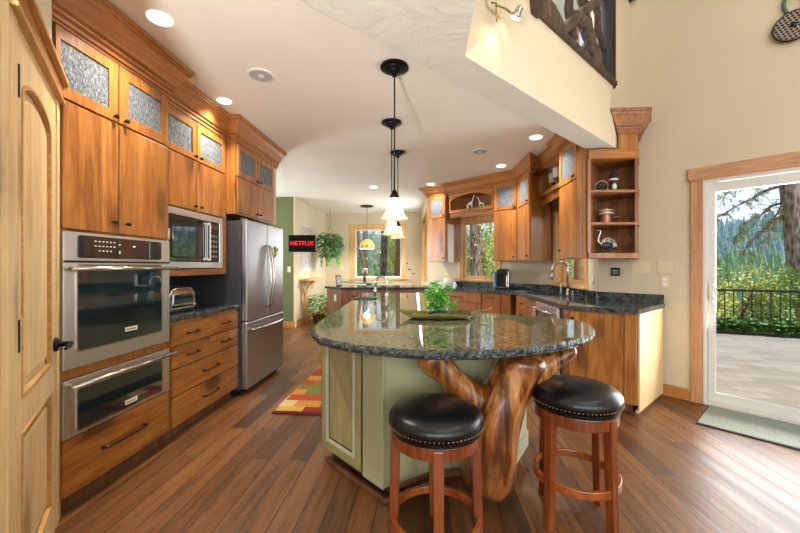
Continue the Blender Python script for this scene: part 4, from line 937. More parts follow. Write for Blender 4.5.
# ------------------------------------------------------------------ bar stools
def make_stool(label):
    t = thing('bar_stool', label, 'stool', group='leather topped bar stools')
    MB().lathe([(.001, .565), (.185, .565), (.208, .572), (.217, .59), (.212, .612), (.19, .634), (.14, .649), (.07, .655), (.001, .656)], n=40).build('cushion', 'leather', t, smooth=True)
    m = MB()
    for k in range(72):
        a = 2 * PI * k / 72; m.ball((.2135 * math.cos(a), .2135 * math.sin(a), .576), .0048, 1)
    m.build('nailhead_trim', 'brass', t, smooth=True)
    MB().lathe([(.16, .545), (.203, .545), (.206, .564), (.16, .5645)], n=40).build('swivel_plate', 'black', t)
    MB().lathe([(.165, .488), (.196, .488), (.198, .544), (.165, .544)], n=40).build('seat_ring', 'stoolw', t, smooth=False, bevel=.003)
    for k in range(4):
        a = PI / 2 * k; c_, s_ = math.cos(a), math.sin(a); m = MB()
        rows = []
        for r_, z, w in ((.200, .0, .019), (.196, .02, .020), (.188, .25, .021), (.183, .44, .022), (.182, .535, .022)):
            rows.append([m.bm.verts.new(((r_ + u * w) * c_ - v * w * s_, (r_ + u * w) * s_ + v * w * c_, z)) for u, v in ((-1, -1), (1, -1), (1, 1), (-1, 1))])
        for A, Bq in zip(rows, rows[1:]):
            for i in range(4): m.bm.faces.new((A[i], A[(i + 1) % 4], Bq[(i + 1) % 4], Bq[i]))
        m.bm.faces.new(rows[0][::-1]); m.bm.faces.new(rows[-1]); lg = m.build('leg', 'stoolw', t, bevel=.004)
        a0 = a + .12; pts = []
        for j in range(13):
            b = a + .11 + (PI / 2 - .22) * j / 12; rad = .196 - .012 * math.cos((j - 6) / 6 * PI / 2) * 0; pts.append((rad * math.cos(b), rad * math.sin(b), .14))
        MB().bar(pts, .020, .036).build('foot_rail', 'stoolr', t, bevel=.003)
    return t
st = make_stool('round black leather bar stool before the green island panel and trunk'); st.location = (.048, 1.637, 0); st.rotation_euler = (0, 0, R(-88))
st2 = dup(st, (.77, 1.89, 0), R(32), 'round black leather bar stool beside the trunk, nearer the glass door')
st2.scale = (1, 1, 1.05)
for ch in st2.children:
    if ch.name.startswith('foot_rail'): ch.location.z = .075

# ------------------------------------------------------------------ tray and plant on the island
t = thing('leaf_tray', 'bronze green leaf shaped tray with curled stems on the island', 'tray', (.10, 2.54, .915), R(4))
m = MB(); n = 40; rings = []
def lob(a): return .17 + .06 * abs(math.cos(a)) ** 1.5 + .008 * math.sin(7 * a)
for f_, z in ((.02, .004), (.5, .004), (.78, .012), (1.0, .036)):
    rings.append([m.bm.verts.new((lob(2 * PI * k / n) * f_ * 1.1 * math.cos(2 * PI * k / n), lob(2 * PI * k / n) * f_ * .8 * math.sin(2 * PI * k / n), z + (.01 * math.sin(3 * 2 * PI * k / n) if f_ == 1 else 0))) for k in range(n)])
for f_, z in ((1.02, .032), (.78, .004), (.5, .0), (.02, .0)):
    rings.append([m.bm.verts.new((lob(2 * PI * k / n) * f_ * 1.1 * math.cos(2 * PI * k / n), lob(2 * PI * k / n) * f_ * .8 * math.sin(2 * PI * k / n), z + (.01 * math.sin(3 * 2 * PI * k / n) if f_ > 1 else 0))) for k in range(n)])
for A, Bq in zip(rings, rings[1:]):
    for k in range(n): m.bm.faces.new((A[k], A[(k + 1) % n], Bq[(k + 1) % n], Bq[k]))
m.bm.faces.new(rings[0]); m.bm.faces.new(rings[-1]); m.build('dish', 'tray', t, smooth=True)
m = MB(); m.tube([(-.20, .02, .035), (-.25, .03, .05), (-.285, .02, .055), (-.275, -.01, .05), (-.24, -.02, .042), (-.20, -.02, .035)], .006, 8); m.tube([(.22, 0, .03), (.28, .03, .045), (.34, .02, .055), (.38, .03, .07)], [.007, .006, .005, .003], 8)
m.build('stem_handle', 'tray', t, smooth=True)
def leafy(name, mat, par, spots, L, W, seed, label=None):
    m = MB(); rr_ = random.Random(seed)
    for p, d in spots:
        d = Vector(d) + Vector((rr_.uniform(-.5, .5), rr_.uniform(-.5, .5), rr_.uniform(-.4, .4))); m.leaf(Vector(p), d, Vector((rr_.uniform(-.4, .4), rr_.uniform(-.4, .4), 1)), L * rr_.uniform(.6, 1.2), W * rr_.uniform(.6, 1.2))
    return m.build(name, mat, par, label=label)
t = thing('potted_plant', 'small bushy green plant in dark stone bowl on the leaf tray', 'plant', (.095, 2.55, .9235))
MB().lathe([(.03, 0), (.058, .012), (.068, .03), (.055, .04), (.001, .036)], n=20, sx=1.15).build('stone_bowl', 'stone', t, smooth=True)
rr_ = random.Random(11); sp = []; stems = MB()
for k in range(34):
    a = rr_.uniform(0, 2 * PI); h = rr_.uniform(.06, .235); r_ = rr_.uniform(.02, .115) * (1.15 - h * 2.2)
    tip = (r_ * math.cos(a) * 1.2, r_ * math.sin(a), h); stems.tube([(r_ * .2 * math.cos(a), r_ * .2 * math.sin(a), .035), (tip[0] * .6, tip[1] * .6, h * .6), tip], [.002, .0016, .001], 5)
    for j in range(13):
        f = rr_.uniform(.35, 1); sp.append(((tip[0] * f + rr_.uniform(-.012, .012), tip[1] * f + rr_.uniform(-.012, .012), h * f + .01), (math.cos(a + rr_.uniform(-1.5, 1.5)), math.sin(a + rr_.uniform(-1.5, 1.5)), rr_.uniform(-.1, .9))))
stems.build('stems', 'leafd', t); leafy('foliage', 'leafb', t, sp, .05, .03, 5)
m = MB()
for k in range(14): a = rr_.uniform(0, 2 * PI); m.ball((.06 * math.cos(a), .05 * math.sin(a) - .02, rr_.uniform(.05, .13)), .006, 1)
m.build('blossoms', 'cream', t)

# ------------------------------------------------------------------ things on the counters and shelves
t = thing('coffee_maker', 'black and silver pod coffee maker on the counter beside the back window', 'coffee maker', (1.24, 5.93, .9145), R(-25))
B((-.06, -.14, 0, .14, .14, .03)).build('base', 'black', t, bevel=.01)
B((-.05, .0, .03, .10, .14, .25)).build('tower', 'black', t, bevel=.015)
MB().slab([(-.05, .22), (.13, .22), (.14, .27), (.11, .325), (.0, .33), (-.05, .29)], -.13, .14).build('brew_head', 'black', t, bevel=.015)
B((.101, -.10, .03, .145, .13, .29)).build('silver_side', 'nickel', t, bevel=.01)
B((-.115, -.06, .0, -.062, .12, .27)).build('water_tank', plain('blue_tinted_tank', '5f7f98', .1), t, bevel=.012)
B((-.045, -.12, .031, .09, -.01, .04)).build('drip_tray', 'nickel', t)
MB().lathe([(.012, -.03), (.02, 0), (.001, .0)], (.04, -.06, .22), 12).build('spout', 'black', t)
t = thing('lidded_jar', 'round cream lidded jar on the counter near the back window', 'jar', (.43, 6.62, .9145))
MB().lathe([(.05, 0), (.075, .02), (.095, .07), (.09, .13), (.06, .165), (.05, .168), (.001, .168)], n=24).build('jar_body', 'cream', t, smooth=True)
MB().lathe([(.056, .169), (.05, .182), (.015, .192), (.014, .203), (.018, .214), (.001, .22)], n=20).build('lid', 'cream', t, smooth=True)
t = thing('photo_frame', 'small dark tilted frame standing on the peninsula end', 'photo frame', (-1.62, 6.62, .9145), R(25))
MB().slab([(-.05, 0), (.05, 0), (.03, .2), (-.07, .2)], -.012, .0).build('frame_body', 'black', t, bevel=.003); MB().slab([(-.036, .02), (.04, .02), (.024, .18), (-.052, .18)], -.014, -.0125).build('picture', 'print', t)
B((-.02, .001, 0, .0, .06, .01)).build('easel_foot', 'black', t)
# giraffes
def giraffe(name, label, s, z, h, flip):
    p = (UP[0] + math.cos(TB) * s - math.sin(TB) * .15, UP[1] + math.sin(TB) * s + math.cos(TB) * .15, z); f = -1 if flip else 1
    k = h / .25; g = lambda x, y, zz, r: (x * k * f, y * k, zz * k, r * k)
    o = skin(name, 'cream', [[g(-.035, 0, .10, .017), g(0, 0, .108, .02), g(.035, 0, .115, .02), g(.055, 0, .15, .012), g(.07, 0, .20, .009), g(.078, 0, .232, .009), g(.10, 0, .238, .009), g(.118, 0, .23, .006)],
        [0, g(-.04, .012, .05, .007), g(-.038, .012, .0, .006)], [0, g(-.042, -.012, .05, .007), g(-.045, -.012, .0, .006)], [2, g(.042, .012, .05, .007), g(.042, .012, .0, .006)], [2, g(.045, -.012, .05, .007), g(.05, -.012, .0, .006)], [0, g(-.055, 0, .085, .004), g(-.06, 0, .05, .003)], [5, g(.076, .006, .255, .003)]], sub=1)
    o.location = p; o.rotation_euler = (0, 0, TB); tag(o, label, 'figurine', 'giraffe figurines'); return o
giraffe('giraffe_figurine', 'taller cream giraffe figurine looking towards the sink on the arched shelf', -.93, 2.2665, .245, False)
giraffe('giraffe_figurine', 'smaller cream giraffe figurine facing back on the arched shelf', -.70, 2.2665, .20, True)
for lb, y, r_, h, z0 in (('cream candle on tall brown holder, furthest along the sink shelf', 5.0, .045, .14, .13), ('largest cream candle on brown holder in the middle of the sink shelf', 4.80, .055, .155, .15), ('short cream candle with brown band at the near end of the sink shelf', 4.58, .05, .11, .10)):
    t = thing('candle_holder', lb, 'candle holder', (1.73, y, 2.2925), 0, 'candles on the sink shelf')
    MB().lathe([(.04, 0), (.045, .008), (.03, .02), (.024, z0 * .5), (.04, z0 - .012), (r_ * 1.05, z0), (.001, z0)], n=18).build('holder', 'brown', t, smooth=True)
    MB().lathe([(r_, z0 + .001), (r_, z0 + h - .004), (r_ - .006, z0 + h), (.001, z0 + h - .012)], n=20).build('candle', 'cream', t, smooth=True)
# corner shelf ornaments
t = thing('ring_ornament', 'carved tan ring ornament on the top corner shelf', 'ornament', (1.83, 3.84, 2.031), R(-20))
MB().tube([(.062 * math.cos(R(a)), .01 * math.sin(R(2 * a)), .075 + .062 * math.sin(R(a))) for a in range(0, 360, 15)], .012, 8, True).build('outer_ring', plain('carved_horn', '8d7a66', .5, vary=.4), t, smooth=True)
MB().tube([(.03 * math.cos(R(a)) * (1 - a / 900), -.005, .075 + .03 * math.sin(R(a)) * (1 - a / 900)) for a in range(0, 540, 20)], .008, 8).build('inner_scroll', 'stone', t, smooth=True)
t = thing('gnome_figurine', 'dark figurine with tall pointed hat and white belly on the top corner shelf', 'figurine', (1.93, 3.80, 2.031), R(-15))
MB().lathe([(.04, 0), (.05, .03), (.046, .09), (.035, .13), (.03, .15), (.001, .16)], n=18).build('figure_body', 'stone', t, smooth=True)
MB().lathe([(.042, .135), (.034, .165), (.02, .21), (.008, .255), (.001, .27)], n=18).build('hat', plain('charcoal_felt', '26292c', .8), t, smooth=True)
MB().ball((0, -.036, .06), (.024, .018, .042), 2).build('belly', 'cream', t, smooth=True); MB().lathe([(.044, .128), (.046, .14), (.04, .15)], n=18).build('hat_band', 'wplate', t, smooth=True)
t = thing('copper_pot', 'small copper lidded pot with long handle on the middle corner shelf', 'pot', (1.87, 3.83, 1.714), R(10))
MB().lathe([(.05, 0), (.055, .004), (.055, .10), (.001, .10)], n=24).build('pot_body', 'copper', t, smooth=False)
MB().lathe([(.074, .101), (.078, .108), (.078, .118), (.05, .126), (.05, .134), (.076, .138), (.076, .148), (.02, .156), (.012, .166), (.001, .17)], n=24).build('lid', plain('pale_copper_rim', 'd9c3b0', .4, .3), t, smooth=False)
MB().tube([(.05, -.01, .07), (.12, -.03, .082), (.2, -.05, .085)], [.008, .006, .007], 8).build('handle', 'copper', t, smooth=True)
o_ = thing('bird_sculpture', 'dark openwork metal bird with raised beak on the lowest corner shelf', 'sculpture', (1.86, 3.82, 1.413), R(-8))
B((-.07, -.035, 0, .07, .035, .012)).build('stand', 'stone', o_, bevel=.003)
m = MB()
m.tube([(-.105, 0, .235), (-.075, 0, .247), (-.05, 0, .24), (-.045, 0, .215), (-.065, 0, .17), (-.068, 0, .13), (-.045, 0, .095), (0, 0, .075), (.05, 0, .07), (.09, 0, .05)], [.003, .006, .01, .009, .008, .009, .012, .014, .012, .005], 8)
m.build('neck_and_beak', 'nickel', o_, smooth=True)
m = MB()
for k in range(7): m.tube([((.085 - .012 * k) * math.cos(R(a)) * .9 + .02, -.02 + .006 * k, .075 + (.085 - .012 * k) * math.sin(R(a))) for a in range(-20, 200, 20)], .004, 6)
m.build('wire_wing', 'nickel', o_, smooth=True)
m = MB(); m.tube([(-.02, 0, .08), (-.02, 0, .012)], .006, 6); m.tube([(.04, 0, .075), (.04, 0, .012)], .006, 6); m.ball((.01, 0, .085), (.065, .03, .04), 2); m.build('bird_body', 'stone', o_, smooth=True)

# ------------------------------------------------------------------ lamps
def pendant(loc, zb, label, sc=1.0, proto=None):
    t = thing('pendant_lamp', label, 'pendant lamp', loc, 0, 'bell shaded pendants over the island')
    MB().lathe([(.001, 0), (.062, 0), (.102, -.004), (.104, -.016), (.078, -.022), (.074, -.034), (.05, -.038), (.046, -.05), (.022, -.054), (.018, -.075), (.001, -.076)], n=28).build('canopy', 'bronze', t, smooth=False)
    L = loc[2] - zb
    MB().tube([(0, 0, -.07), (0, 0, -L + .16)], .0055, 8).build('rod', 'bronze', t, smooth=True)
    MB().lathe([(.008, .215), (.016, .205), (.022, .19), (.03, .176), (.036, .165), (.034, .152), (.001, .150)], (0, 0, -L), 20).build('socket_cap', 'bronze', t, smooth=True)
    MB().lathe([(.036, .152), (.045, .148), (.049, .12), (.054, .09), (.064, .055), (.082, .022), (.101, .004), (.098, .0), (.079, .021), (.060, .055), (.050, .09), (.045, .12), (.041, .144), (.034, .148)], (0, 0, -L), 28).build('glass_shade', 'shade', t, smooth=True)
    MB().lathe([(.02, .12), (.02, .148), (.001, .149)], (0, 0, -L), 14).build('socket', 'bronze', t, smooth=True)
    pl = light('pendant_bulb', 'POINT', (0, 0, -L + .06), 6, (1, .93, .82), .04); pl.parent = t
    return t
pendant((-.222, 2.585, CZ), 1.625, 'bell shaded pendant lamp nearest the bar stools over the island')
pendant((-.335, 3.58, CZ), 1.60, 'bell shaded pendant lamp between the two others over the island')
pendant((-.345, 4.53, CZ), 1.64, 'bell shaded pendant lamp furthest from the bar stools over the island')
def can(loc, label, e=10, r=.064):
    t = thing('recessed_light', label, 'ceiling light', loc, 0, 'recessed ceiling lights')
    MB().ring([(r * 1.22 * math.cos(R(a)), r * 1.22 * math.sin(R(a))) for a in range(0, 360, 15)], [(r * math.cos(R(a)), r * math.sin(R(a))) for a in range(0, 360, 15)], -.0, .008).build('trim_ring', 'white', t, rot=(R(90), 0, 0))
    MB().lathe([(.001, -.002), (r, -.002), (r, -.005), (r * .6, -.010), (.001, -.011)], n=24).build('lens', 'lamp', t, smooth=True)
    l = light('downlight', 'AREA', (0, 0, -.02), e, (1, .91, .8), r * 1.6); l.parent = t; l.data.spread = R(115)
CANS = [((-1.555, 1.99), 'recessed ceiling light in front of the tall oven cabinet'), ((-1.765, 3.02), 'recessed ceiling light in front of the cabinet above the microwave'), ((-.935, 6.49), 'recessed ceiling light in the distance between refrigerator and pendants'), ((.10, 6.33), 'recessed ceiling light by the narrow wall cabinet at the far end'),
        ((1.10, 5.25), 'recessed ceiling light close to the corner wall cabinet'), ((1.25, 4.12), 'recessed ceiling light before the arched shelf of candles'), ]
for (x, y), lb in CANS: can((x, y, CZ - .001), lb, 24 if x < -.9 and y > 6 else 7 if y > 6 else 10, .056 if x < -1.7 else .064)
def ceil_speaker(loc, label, r=.10):
    t = thing('ceiling_speaker', label, 'speaker', loc, 0, 'round ceiling speakers')
    MB().lathe([(.001, 0), (r, 0), (r, -.006), (r * .86, -.009), (r * .85, -.004), (.001, -.004)], n=32).build('rim', 'white', t)
    MB().lathe([(.001, -.0045), (r * .84, -.0045), (r * .84, -.007), (.001, -.008)], n=32).build('grille', 'speaker', t)
    MB().lathe([(.001, -.008), (r * .25, -.008), (r * .22, -.011), (.001, -.012)], n=20).build('badge', 'white', t)
ceil_speaker((-1.248, 2.635, CZ - .001), 'round ceiling speaker between the ovens and the nearest pendant')
ceil_speaker((.695, 4.57, CZ - .001), 'round ceiling speaker between the pendants and the wall cabinets')
# spotlight on the loft face
t = thing('spotlight', 'small brass spotlight on a bracket below the loft railing', 'spotlight', (*loftp(.25, -.001), 2.80), R(45))
MB().box(-.06, -.02, .0, .10, -.001, .10).build('wall_bracket', 'plate', t, bevel=.004)
MB().tube([(-.03, -.02, .03), (-.03, -.05, .01), (-.03, -.055, -.10)], .005, 8).build('stem', 'brass', t, smooth=True)
MB().tube([(-.03, -.05, .0), (.05, -.06, .01), (.09, -.07, .0)], .006, 8).build('swivel_arm', 'brass', t, smooth=True)
hd = MB().lathe([(.014, .05), (.02, .045), (.022, .01), (.034, -.0), (.037, -.02), (.033, -.02), (.03, -.006), (.001, -.004)], n=24).build('lamp_head', 'nickel', t, smooth=True, loc=(.13, -.085, -.005), rot=(R(28), R(10), 0))
MB().lathe([(.001, -.008), (.03, -.008), (.031, -.016), (.001, -.018)], n=24).build('lens', 'lamp', hd, smooth=True)
l = light('spot_bulb', 'SPOT', (*loftp(.34, -.10), 2.76), 2.2, (1, .84, .6), .03, target=(*loftp(.15, -.02), 2.50), spot=R(70))
# unseen fill lights added high in the great room, above and behind the camera
for k, (x, y) in enumerate(((1.2, -1.2), (3.2, .6), (1.2, -3.8), (3.6, -2.6), (-1.8, -3.6))):
    l = light('great_room_fill', 'AREA', (x, y, 5.45), 16, (.95, .97, 1), .5)

# ------------------------------------------------------------------ door wall fittings
def wallthing(name, label, cat, s, z, group=None): return thing(name, label, cat, (*onwall(s, .0012), z), R(-45), group)
def switch(label, s, n, z=1.27, grp='rocker switch plates'):
    t = wallthing('switch_plate', label, 'light switch', s, z, grp); w = .045 * n + .03
    B((-w / 2, -.006, -.058, w / 2, 0, .058)).build('plate', 'plate', t, bevel=.002)
    for k in range(n):
        x = (k - (n - 1) / 2) * .046; B((x - .016, -.010, -.033, x + .016, -.006, .033)).build('rocker', 'plate', t, bevel=.002)
switch('ivory triple rocker switch plate on the wall below the corner shelves', -1.15, 3)
switch('ivory double rocker switch plate nearer the glass door', -.945, 2)
t = wallthing('wall_outlet', 'ivory outlet plate under the double rocker switch', 'outlet', -.945, 1.128)
B((-.036, -.006, -.058, .036, 0, .058)).build('plate', 'plate', t, bevel=.002); B((-.018, -.010, .008, .018, -.006, .038), (-.018, -.010, -.038, .018, -.006, -.008)).build('socket_face', 'white', t, bevel=.002)
t = wallthing('thermostat', 'small square black device on the wall under the corner shelves', 'thermostat', -1.385, 1.222)
B((-.045, -.018, -.045, .045, 0, .045)).build('case', 'black', t, bevel=.006); B((-.026, -.0195, -.026, .026, -.018, .026)).build('screen', plain('device_screen', '6a6f78', .2), t, bevel=.002)
t = thing('wall_outlet', 'ivory outlet plate on the wall beside the sink window', 'outlet', (1.9488, 4.29, 1.14), S90)
B((-.036, -.006, -.058, .036, 0, .058)).build('plate', 'plate', t, bevel=.002); B((-.012, -.009, -.035, .012, -.006, .035)).build('socket_face', 'white', t)
# punched tin disc and green wheel high on the wall
t = wallthing('wall_ornament', 'oval punched tin disc and green spoked wheel high on the wall above the glass door', 'wall decoration', -.085, 3.225)
MB().lathe([(.001, -.045), (.118, -.045), (.128, -.035), (.122, -.02), (.001, -.02)], n=40, axis='y', sx=.9, sy=.90).build('tin_disc', 'tin', t, rot=(0, R(-22), 0))
MB().tube([(.131 * .9 * math.cos(R(a)), -.032, .126 * .93 * math.sin(R(a))) for a in range(0, 360, 10)], .007, 8, True).build('disc_rim', 'pewter', t, smooth=True, rot=(0, R(-22), 0))
MB().lathe([(.001, -.052), (.02, -.05), (.016, -.045), (.001, -.045)], n=14, axis='y').build('hub', 'pewter', t, smooth=True)
w = MB(); w.tube([(.06 + .115 * math.cos(R(a)), -.014, .20 + .13 * math.sin(R(a))) for a in range(0, 360, 12)], .012, 8, True); w.build('wheel_rim', 'grt', t, smooth=True)
for a in (20, 140, 260): MB().tube([(.06, -.014, .20), (.06 + .113 * math.cos(R(a)), -.014, .20 + .128 * math.sin(R(a)))], .009, 8).build('wheel_spoke', 'grt', t, smooth=True)
# ------------------------------------------------------------------ driftwood railing in the loft opening
t = thing('loft_railing', 'rustic railing of dark twisted branches in the loft opening', 'railing', (*loftp(0), 0), R(45))
B((.70, -.035, 3.02, 2.27, .21, 3.065)).build('bottom_rail', 'drift', t, bevel=.008)
MB().slab([(.70, 3.0), (.79, 3.0), (.755, 3.30), (.66, 3.32)], -.05, .16).build('end_board', 'drift', t, bevel=.01)
MB().tube([(2.20, .04, 3.06), (2.22, .05, 3.4), (2.19, .03, 3.8), (2.22, .04, 4.26)], [.06, .055, .06, .055], 10).build('corner_post', plain('charred_post', '2a2022', .7, bump=.5, bscale=30), t, smooth=True)
MB().slab([(2.255, 3.0), (2.275, 3.0), (2.27, 4.25), (2.245, 4.25)], -.02, .14).build('edge_board', 'drift', t, bevel=.006)
def branch(pts, r, mt='drift', nm='branch'):
    rr_ = random.Random(int(pts[0][0] * 1000)); q = []
    for i in range(len(pts) - 1):
        a, b = Vector(pts[i]), Vector(pts[i + 1])
        for k in range(4): q.append(a.lerp(b, k / 4) + Vector((rr_.uniform(-.012, .012), rr_.uniform(-.012, .012), rr_.uniform(-.012, .012))))
    q.append(Vector(pts[-1])); n = len(q); rs = [r[0] + (r[1] - r[0]) * i / (n - 1) + rr_.uniform(-.004, .004) for i in range(n)]
    MB().tube(q, rs, 9).build(nm, mt, t, smooth=True)
MB().slab([(.80, 3.066), (1.0, 3.07), (1.25, 3.08), (1.32, 3.11), (1.25, 3.20), (1.10, 3.27), (.95, 3.28), (.85, 3.22)], .01, .10).build('wood_slab', 'drift2', t, bevel=.025, seg=3)
branch([(1.22, .06, 3.07), (1.5, .05, 3.35), (1.95, .04, 3.72), (2.2, .06, 3.95)], (.05, .035), 'drift2')
branch([(1.25, .08, 4.25), (1.30, .07, 3.9), (1.42, .06, 3.5), (1.55, .07, 3.2)], (.045, .035))
branch([(1.55, .08, 4.25), (1.62, .06, 3.85), (1.80, .08, 3.45), (1.98, .06, 3.20), (2.12, .05, 3.08)], (.04, .05))
branch([(1.50, .05, 3.38), (1.72, .05, 3.42), (1.95, .06, 3.25), (2.05, .05, 3.07)], (.05, .045), 'drift2')
branch([(1.95, .06, 4.25), (1.92, .05, 3.9), (2.02, .06, 3.55), (2.15, .05, 3.35)], (.035, .03))
branch([(.95, .06, 3.52), (1.15, .06, 3.8), (1.18, .05, 4.25)], (.04, .035))
branch([(1.60, .06, 3.07), (1.72, .05, 3.18), (1.80, .06, 3.30)], (.03, .025))
branch([(1.1, .05, 4.0), (1.6, .06, 4.12), (2.2, .05, 4.05)], (.035, .03))
t = thing('roof_beam', 'dark wooden beam end high in the corner above the railing', 'beam', (*loftp(2.62, -.001), 4.04), R(45))
MB().slab([(-.10, .5), (.07, .03), (.085, .0), (.10, .05), (.10, .5)], -.08, -.0).build('beam_body', 'drift', t, bevel=.006); tag(t, t['label'], 'beam', None, 'structure')

# ------------------------------------------------------------------ rugs
t = thing('kitchen_rug', 'patterned rug in rust, gold and cream on the floor behind the island', 'rug')
B((-1.33, 3.05, .001, -.70, 4.54, .012)).build('woven_field', 'rug', t); B((-1.33, 3.0, .001, -.70, 3.049, .0125), (-1.33, 4.541, .001, -.70, 4.59, .0125)).build('end_border', 'rugb', t)
t = thing('door_mat', 'sage green carpet mat on the floor in front of the glass door', 'mat', (3.05, 3.05, 0), R(-45))
B((-.61, -.60, .001, 1.15, -.04, .009)).build('dark_backing', 'matb', t, bevel=.003); B((-.60, -.588, .0092, 1.14, -.048, .016)).build('pile', 'mat', t, bevel=.004)

# ------------------------------------------------------------------ breakfast nook
t = thing('television', 'small wall mounted television showing red lettering on black', 'television', (-2.53, 7.18, 1.755), R(8))
B((-.275, -.01, -.175, .275, .03, .175)).build('case', 'black', t, bevel=.005); B((-.262, -.0125, -.160, .262, -.0105, .162)).build('screen', plain('dark_screen', '020203', .3, spec=.15), t)
text('screen_lettering', 'NETFLIX', .125, 'red', t, (0, -.0128, 0), (R(90), 0, 0), .0008)
B((-.04, .03, -.05, .04, .045, .05), (-.24, .045, -.02, .03, .065, .02)).build('wall_arm', 'black', t)
for z0, z1, lb, y in ((1.72, 2.22, 'framed blue and brown print above the television in the nook', 8.05), (1.22, 1.66, 'framed blue print below the other on the nook wall', 8.05)):
    t = thing('framed_picture', lb, 'picture', (-2.748, y, z0), L90, 'prints on the nook wall'); h = z1 - z0
    MB().frame(-.33, 0, .33, h, .025, -.02, 0).build('frame', 'wplate', t, bevel=.003); B((-.31, -.008, .02, .31, -.003, h - .02)).build('print', 'print', t)
t = thing('console_shelf', 'live edge wooden wall shelf on a bent branch leg in the nook', 'shelf', (-2.749, 8.1, 0), L90)
MB().prism([(-.45, -.0), (-.46, -.22), (-.2, -.30), (.1, -.26), (.4, -.32), (.52, -.2), (.5, 0)], .955, 1.005).build('live_edge_top', 'oak', t, bevel=.008)
MB().tube([(-.30, -.10, .0), (-.29, -.09, .35), (-.33, -.08, .6), (-.25, -.12, .78), (-.05, -.2, .955)], [.045, .04, .038, .035, .03], 9).build('branch_leg', 'oak', t, smooth=True)
MB().tube([(-.32, -.085, .55), (-.38, -.06, .8), (-.40, -.05, .955)], [.03, .026, .025], 8).build('branch_fork', 'oak', t, smooth=True)
def bushy(name, label, loc, n, rad, zr, L, W, mat, seed, droop, cat='plant'):
    t = thing(name, label, cat, loc); rr_ = random.Random(seed); sp = []
    for k in range(n):
        a = rr_.uniform(0, 2 * PI); r_ = rad * math.sqrt(rr_.uniform(0, 1)); z = rr_.uniform(*zr); f = 1 - .55 * abs((z - (zr[0] + zr[1]) / 2) / (zr[1] - zr[0]) * 1.6) ** 2
        sp.append(((r_ * f * math.cos(a), r_ * f * math.sin(a), z), (math.cos(a), math.sin(a), droop)))
    leafy('foliage', mat, t, sp, L, W, seed); return t
t = bushy('potted_floor_plant', 'leafy green plant in a pot on the nook floor under the wooden shelf', (-2.42, 8.0, 0), 260, .30, (.16, .62), .13, .06, 'leaf', 21, .0)
MB().lathe([(.09, 0), (.13, .03), (.15, .2), (.16, .21), (.001, .2)], n=20).build('pot', 'brown', t, smooth=True)
t = bushy('hanging_plant', 'trailing green plant hanging from the nook ceiling beside the window', (-2.33, 8.6, 0), 420, .30, (1.52, 2.12), .12, .065, 'leafd', 22, -.6)
rr_ = random.Random(5); sp = []
for k in range(9):
    a = rr_.uniform(0, 2 * PI)
    for j in range(9): sp.append(((.2 * math.cos(a), .2 * math.sin(a), 1.6 - j * .035), (math.cos(a), math.sin(a), -1)))
leafy('trailing_vines', 'leaf', t, sp, .10, .05, 8)
MB().lathe([(.08, 1.78), (.14, 1.85), (.15, 1.96), (.001, 1.95)], n=20).build('basket', 'brown', t, smooth=True)
m = MB()
for k in range(3): a = 2 * PI * k / 3; m.tube([(.145 * math.cos(a), .145 * math.sin(a), 1.95), (0, 0, 2.28)], .004, 6)
m.tube([(0, 0, 2.28), (0, 0, 2.739)], .005, 6); m.build('hanging_cord', 'brass', t)
t = thing('nook_pendant', 'amber art glass dome pendant lamp in front of the nook window', 'pendant lamp', (-1.394, 8.5, CZ))
MB().lathe([(.001, 0), (.16, 0), (.165, -.012), (.12, -.03), (.03, -.04), (.001, -.04)], n=24).build('canopy', 'pewter', t)
MB().tube([(0, 0, -.04), (0, 0, -.83)], .006, 8).build('rod', 'brass', t)
MB().lathe([(.03, -.80), (.07, -.815), (.13, -.86), (.175, -.94), (.19, -1.03), (.183, -1.03), (.165, -.94), (.12, -.87), (.06, -.83), (.03, -.815)], n=28).build('glass_dome', 'amberg', t, smooth=True)
m = MB()
for k in range(9):
    a = 2 * PI * k / 9; c_, s_ = math.cos(a), math.sin(a)
    def dp(r_, z, da): return (r_ * math.cos(a + da), r_ * math.sin(a + da), z)
    v = [m.bm.verts.new(p) for p in (dp(.194, -1.02, -.26), dp(.194, -1.02, .26), dp(.188, -.98, .14), dp(.178, -.92, 0), dp(.188, -.98, -.14))]; m.bm.faces.new(v)
m.build('rust_petals', 'terra', t)
l = light('nook_bulb', 'POINT', (0, 0, -.99), 70, (1, .93, .82), .05); l.parent = t
t = thing('nook_table', 'high round green glass topped table in front of the nook window', 'table', (-1.35, 8.55, 0))
MB().lathe([(.001, .90), (.66, .90), (.67, .91), (.66, .92), (.001, .92)], n=40).build('table_top', 'tableg', t)
MB().lathe([(.30, 0), (.30, .03), (.06, .06), (.05, .45), (.07, .86), (.25, .899), (.001, .899)], n=24).build('pedestal', 'oak', t, smooth=True)
t = thing('flower_vase', 'small dark vase of pink flowers on the round nook table', 'vase', (-1.44, 8.45, .921))
MB().lathe([(.03, 0), (.045, .03), (.04, .09), (.025, .11), (.03, .13), (.001, .128)], n=18).build('vase_body', 'stone', t, smooth=True)
m = MB(); rr_ = random.Random(2); s2 = MB()
for k in range(9):
    a = rr_.uniform(0, 2 * PI); p = (.05 * math.cos(a), .05 * math.sin(a), rr_.uniform(.2, .3)); m.ball(p, .026, 1, .4, k); s2.tube([(0, 0, .12), p], .003, 5)
m.build('blossoms', 'pink', t, smooth=True); s2.build('stems', 'leafd', t)
t = thing('switch_plate', 'ivory switch plate on the nook wall between hanging plant and window', 'light switch', (-2.28, 9.698, 1.24)); B((-.055, -.006, -.06, .055, 0, .06)).build('plate', 'plate', t, bevel=.002); B((-.018, -.01, -.035, .018, -.006, .035)).build('rocker', 'plate', t)
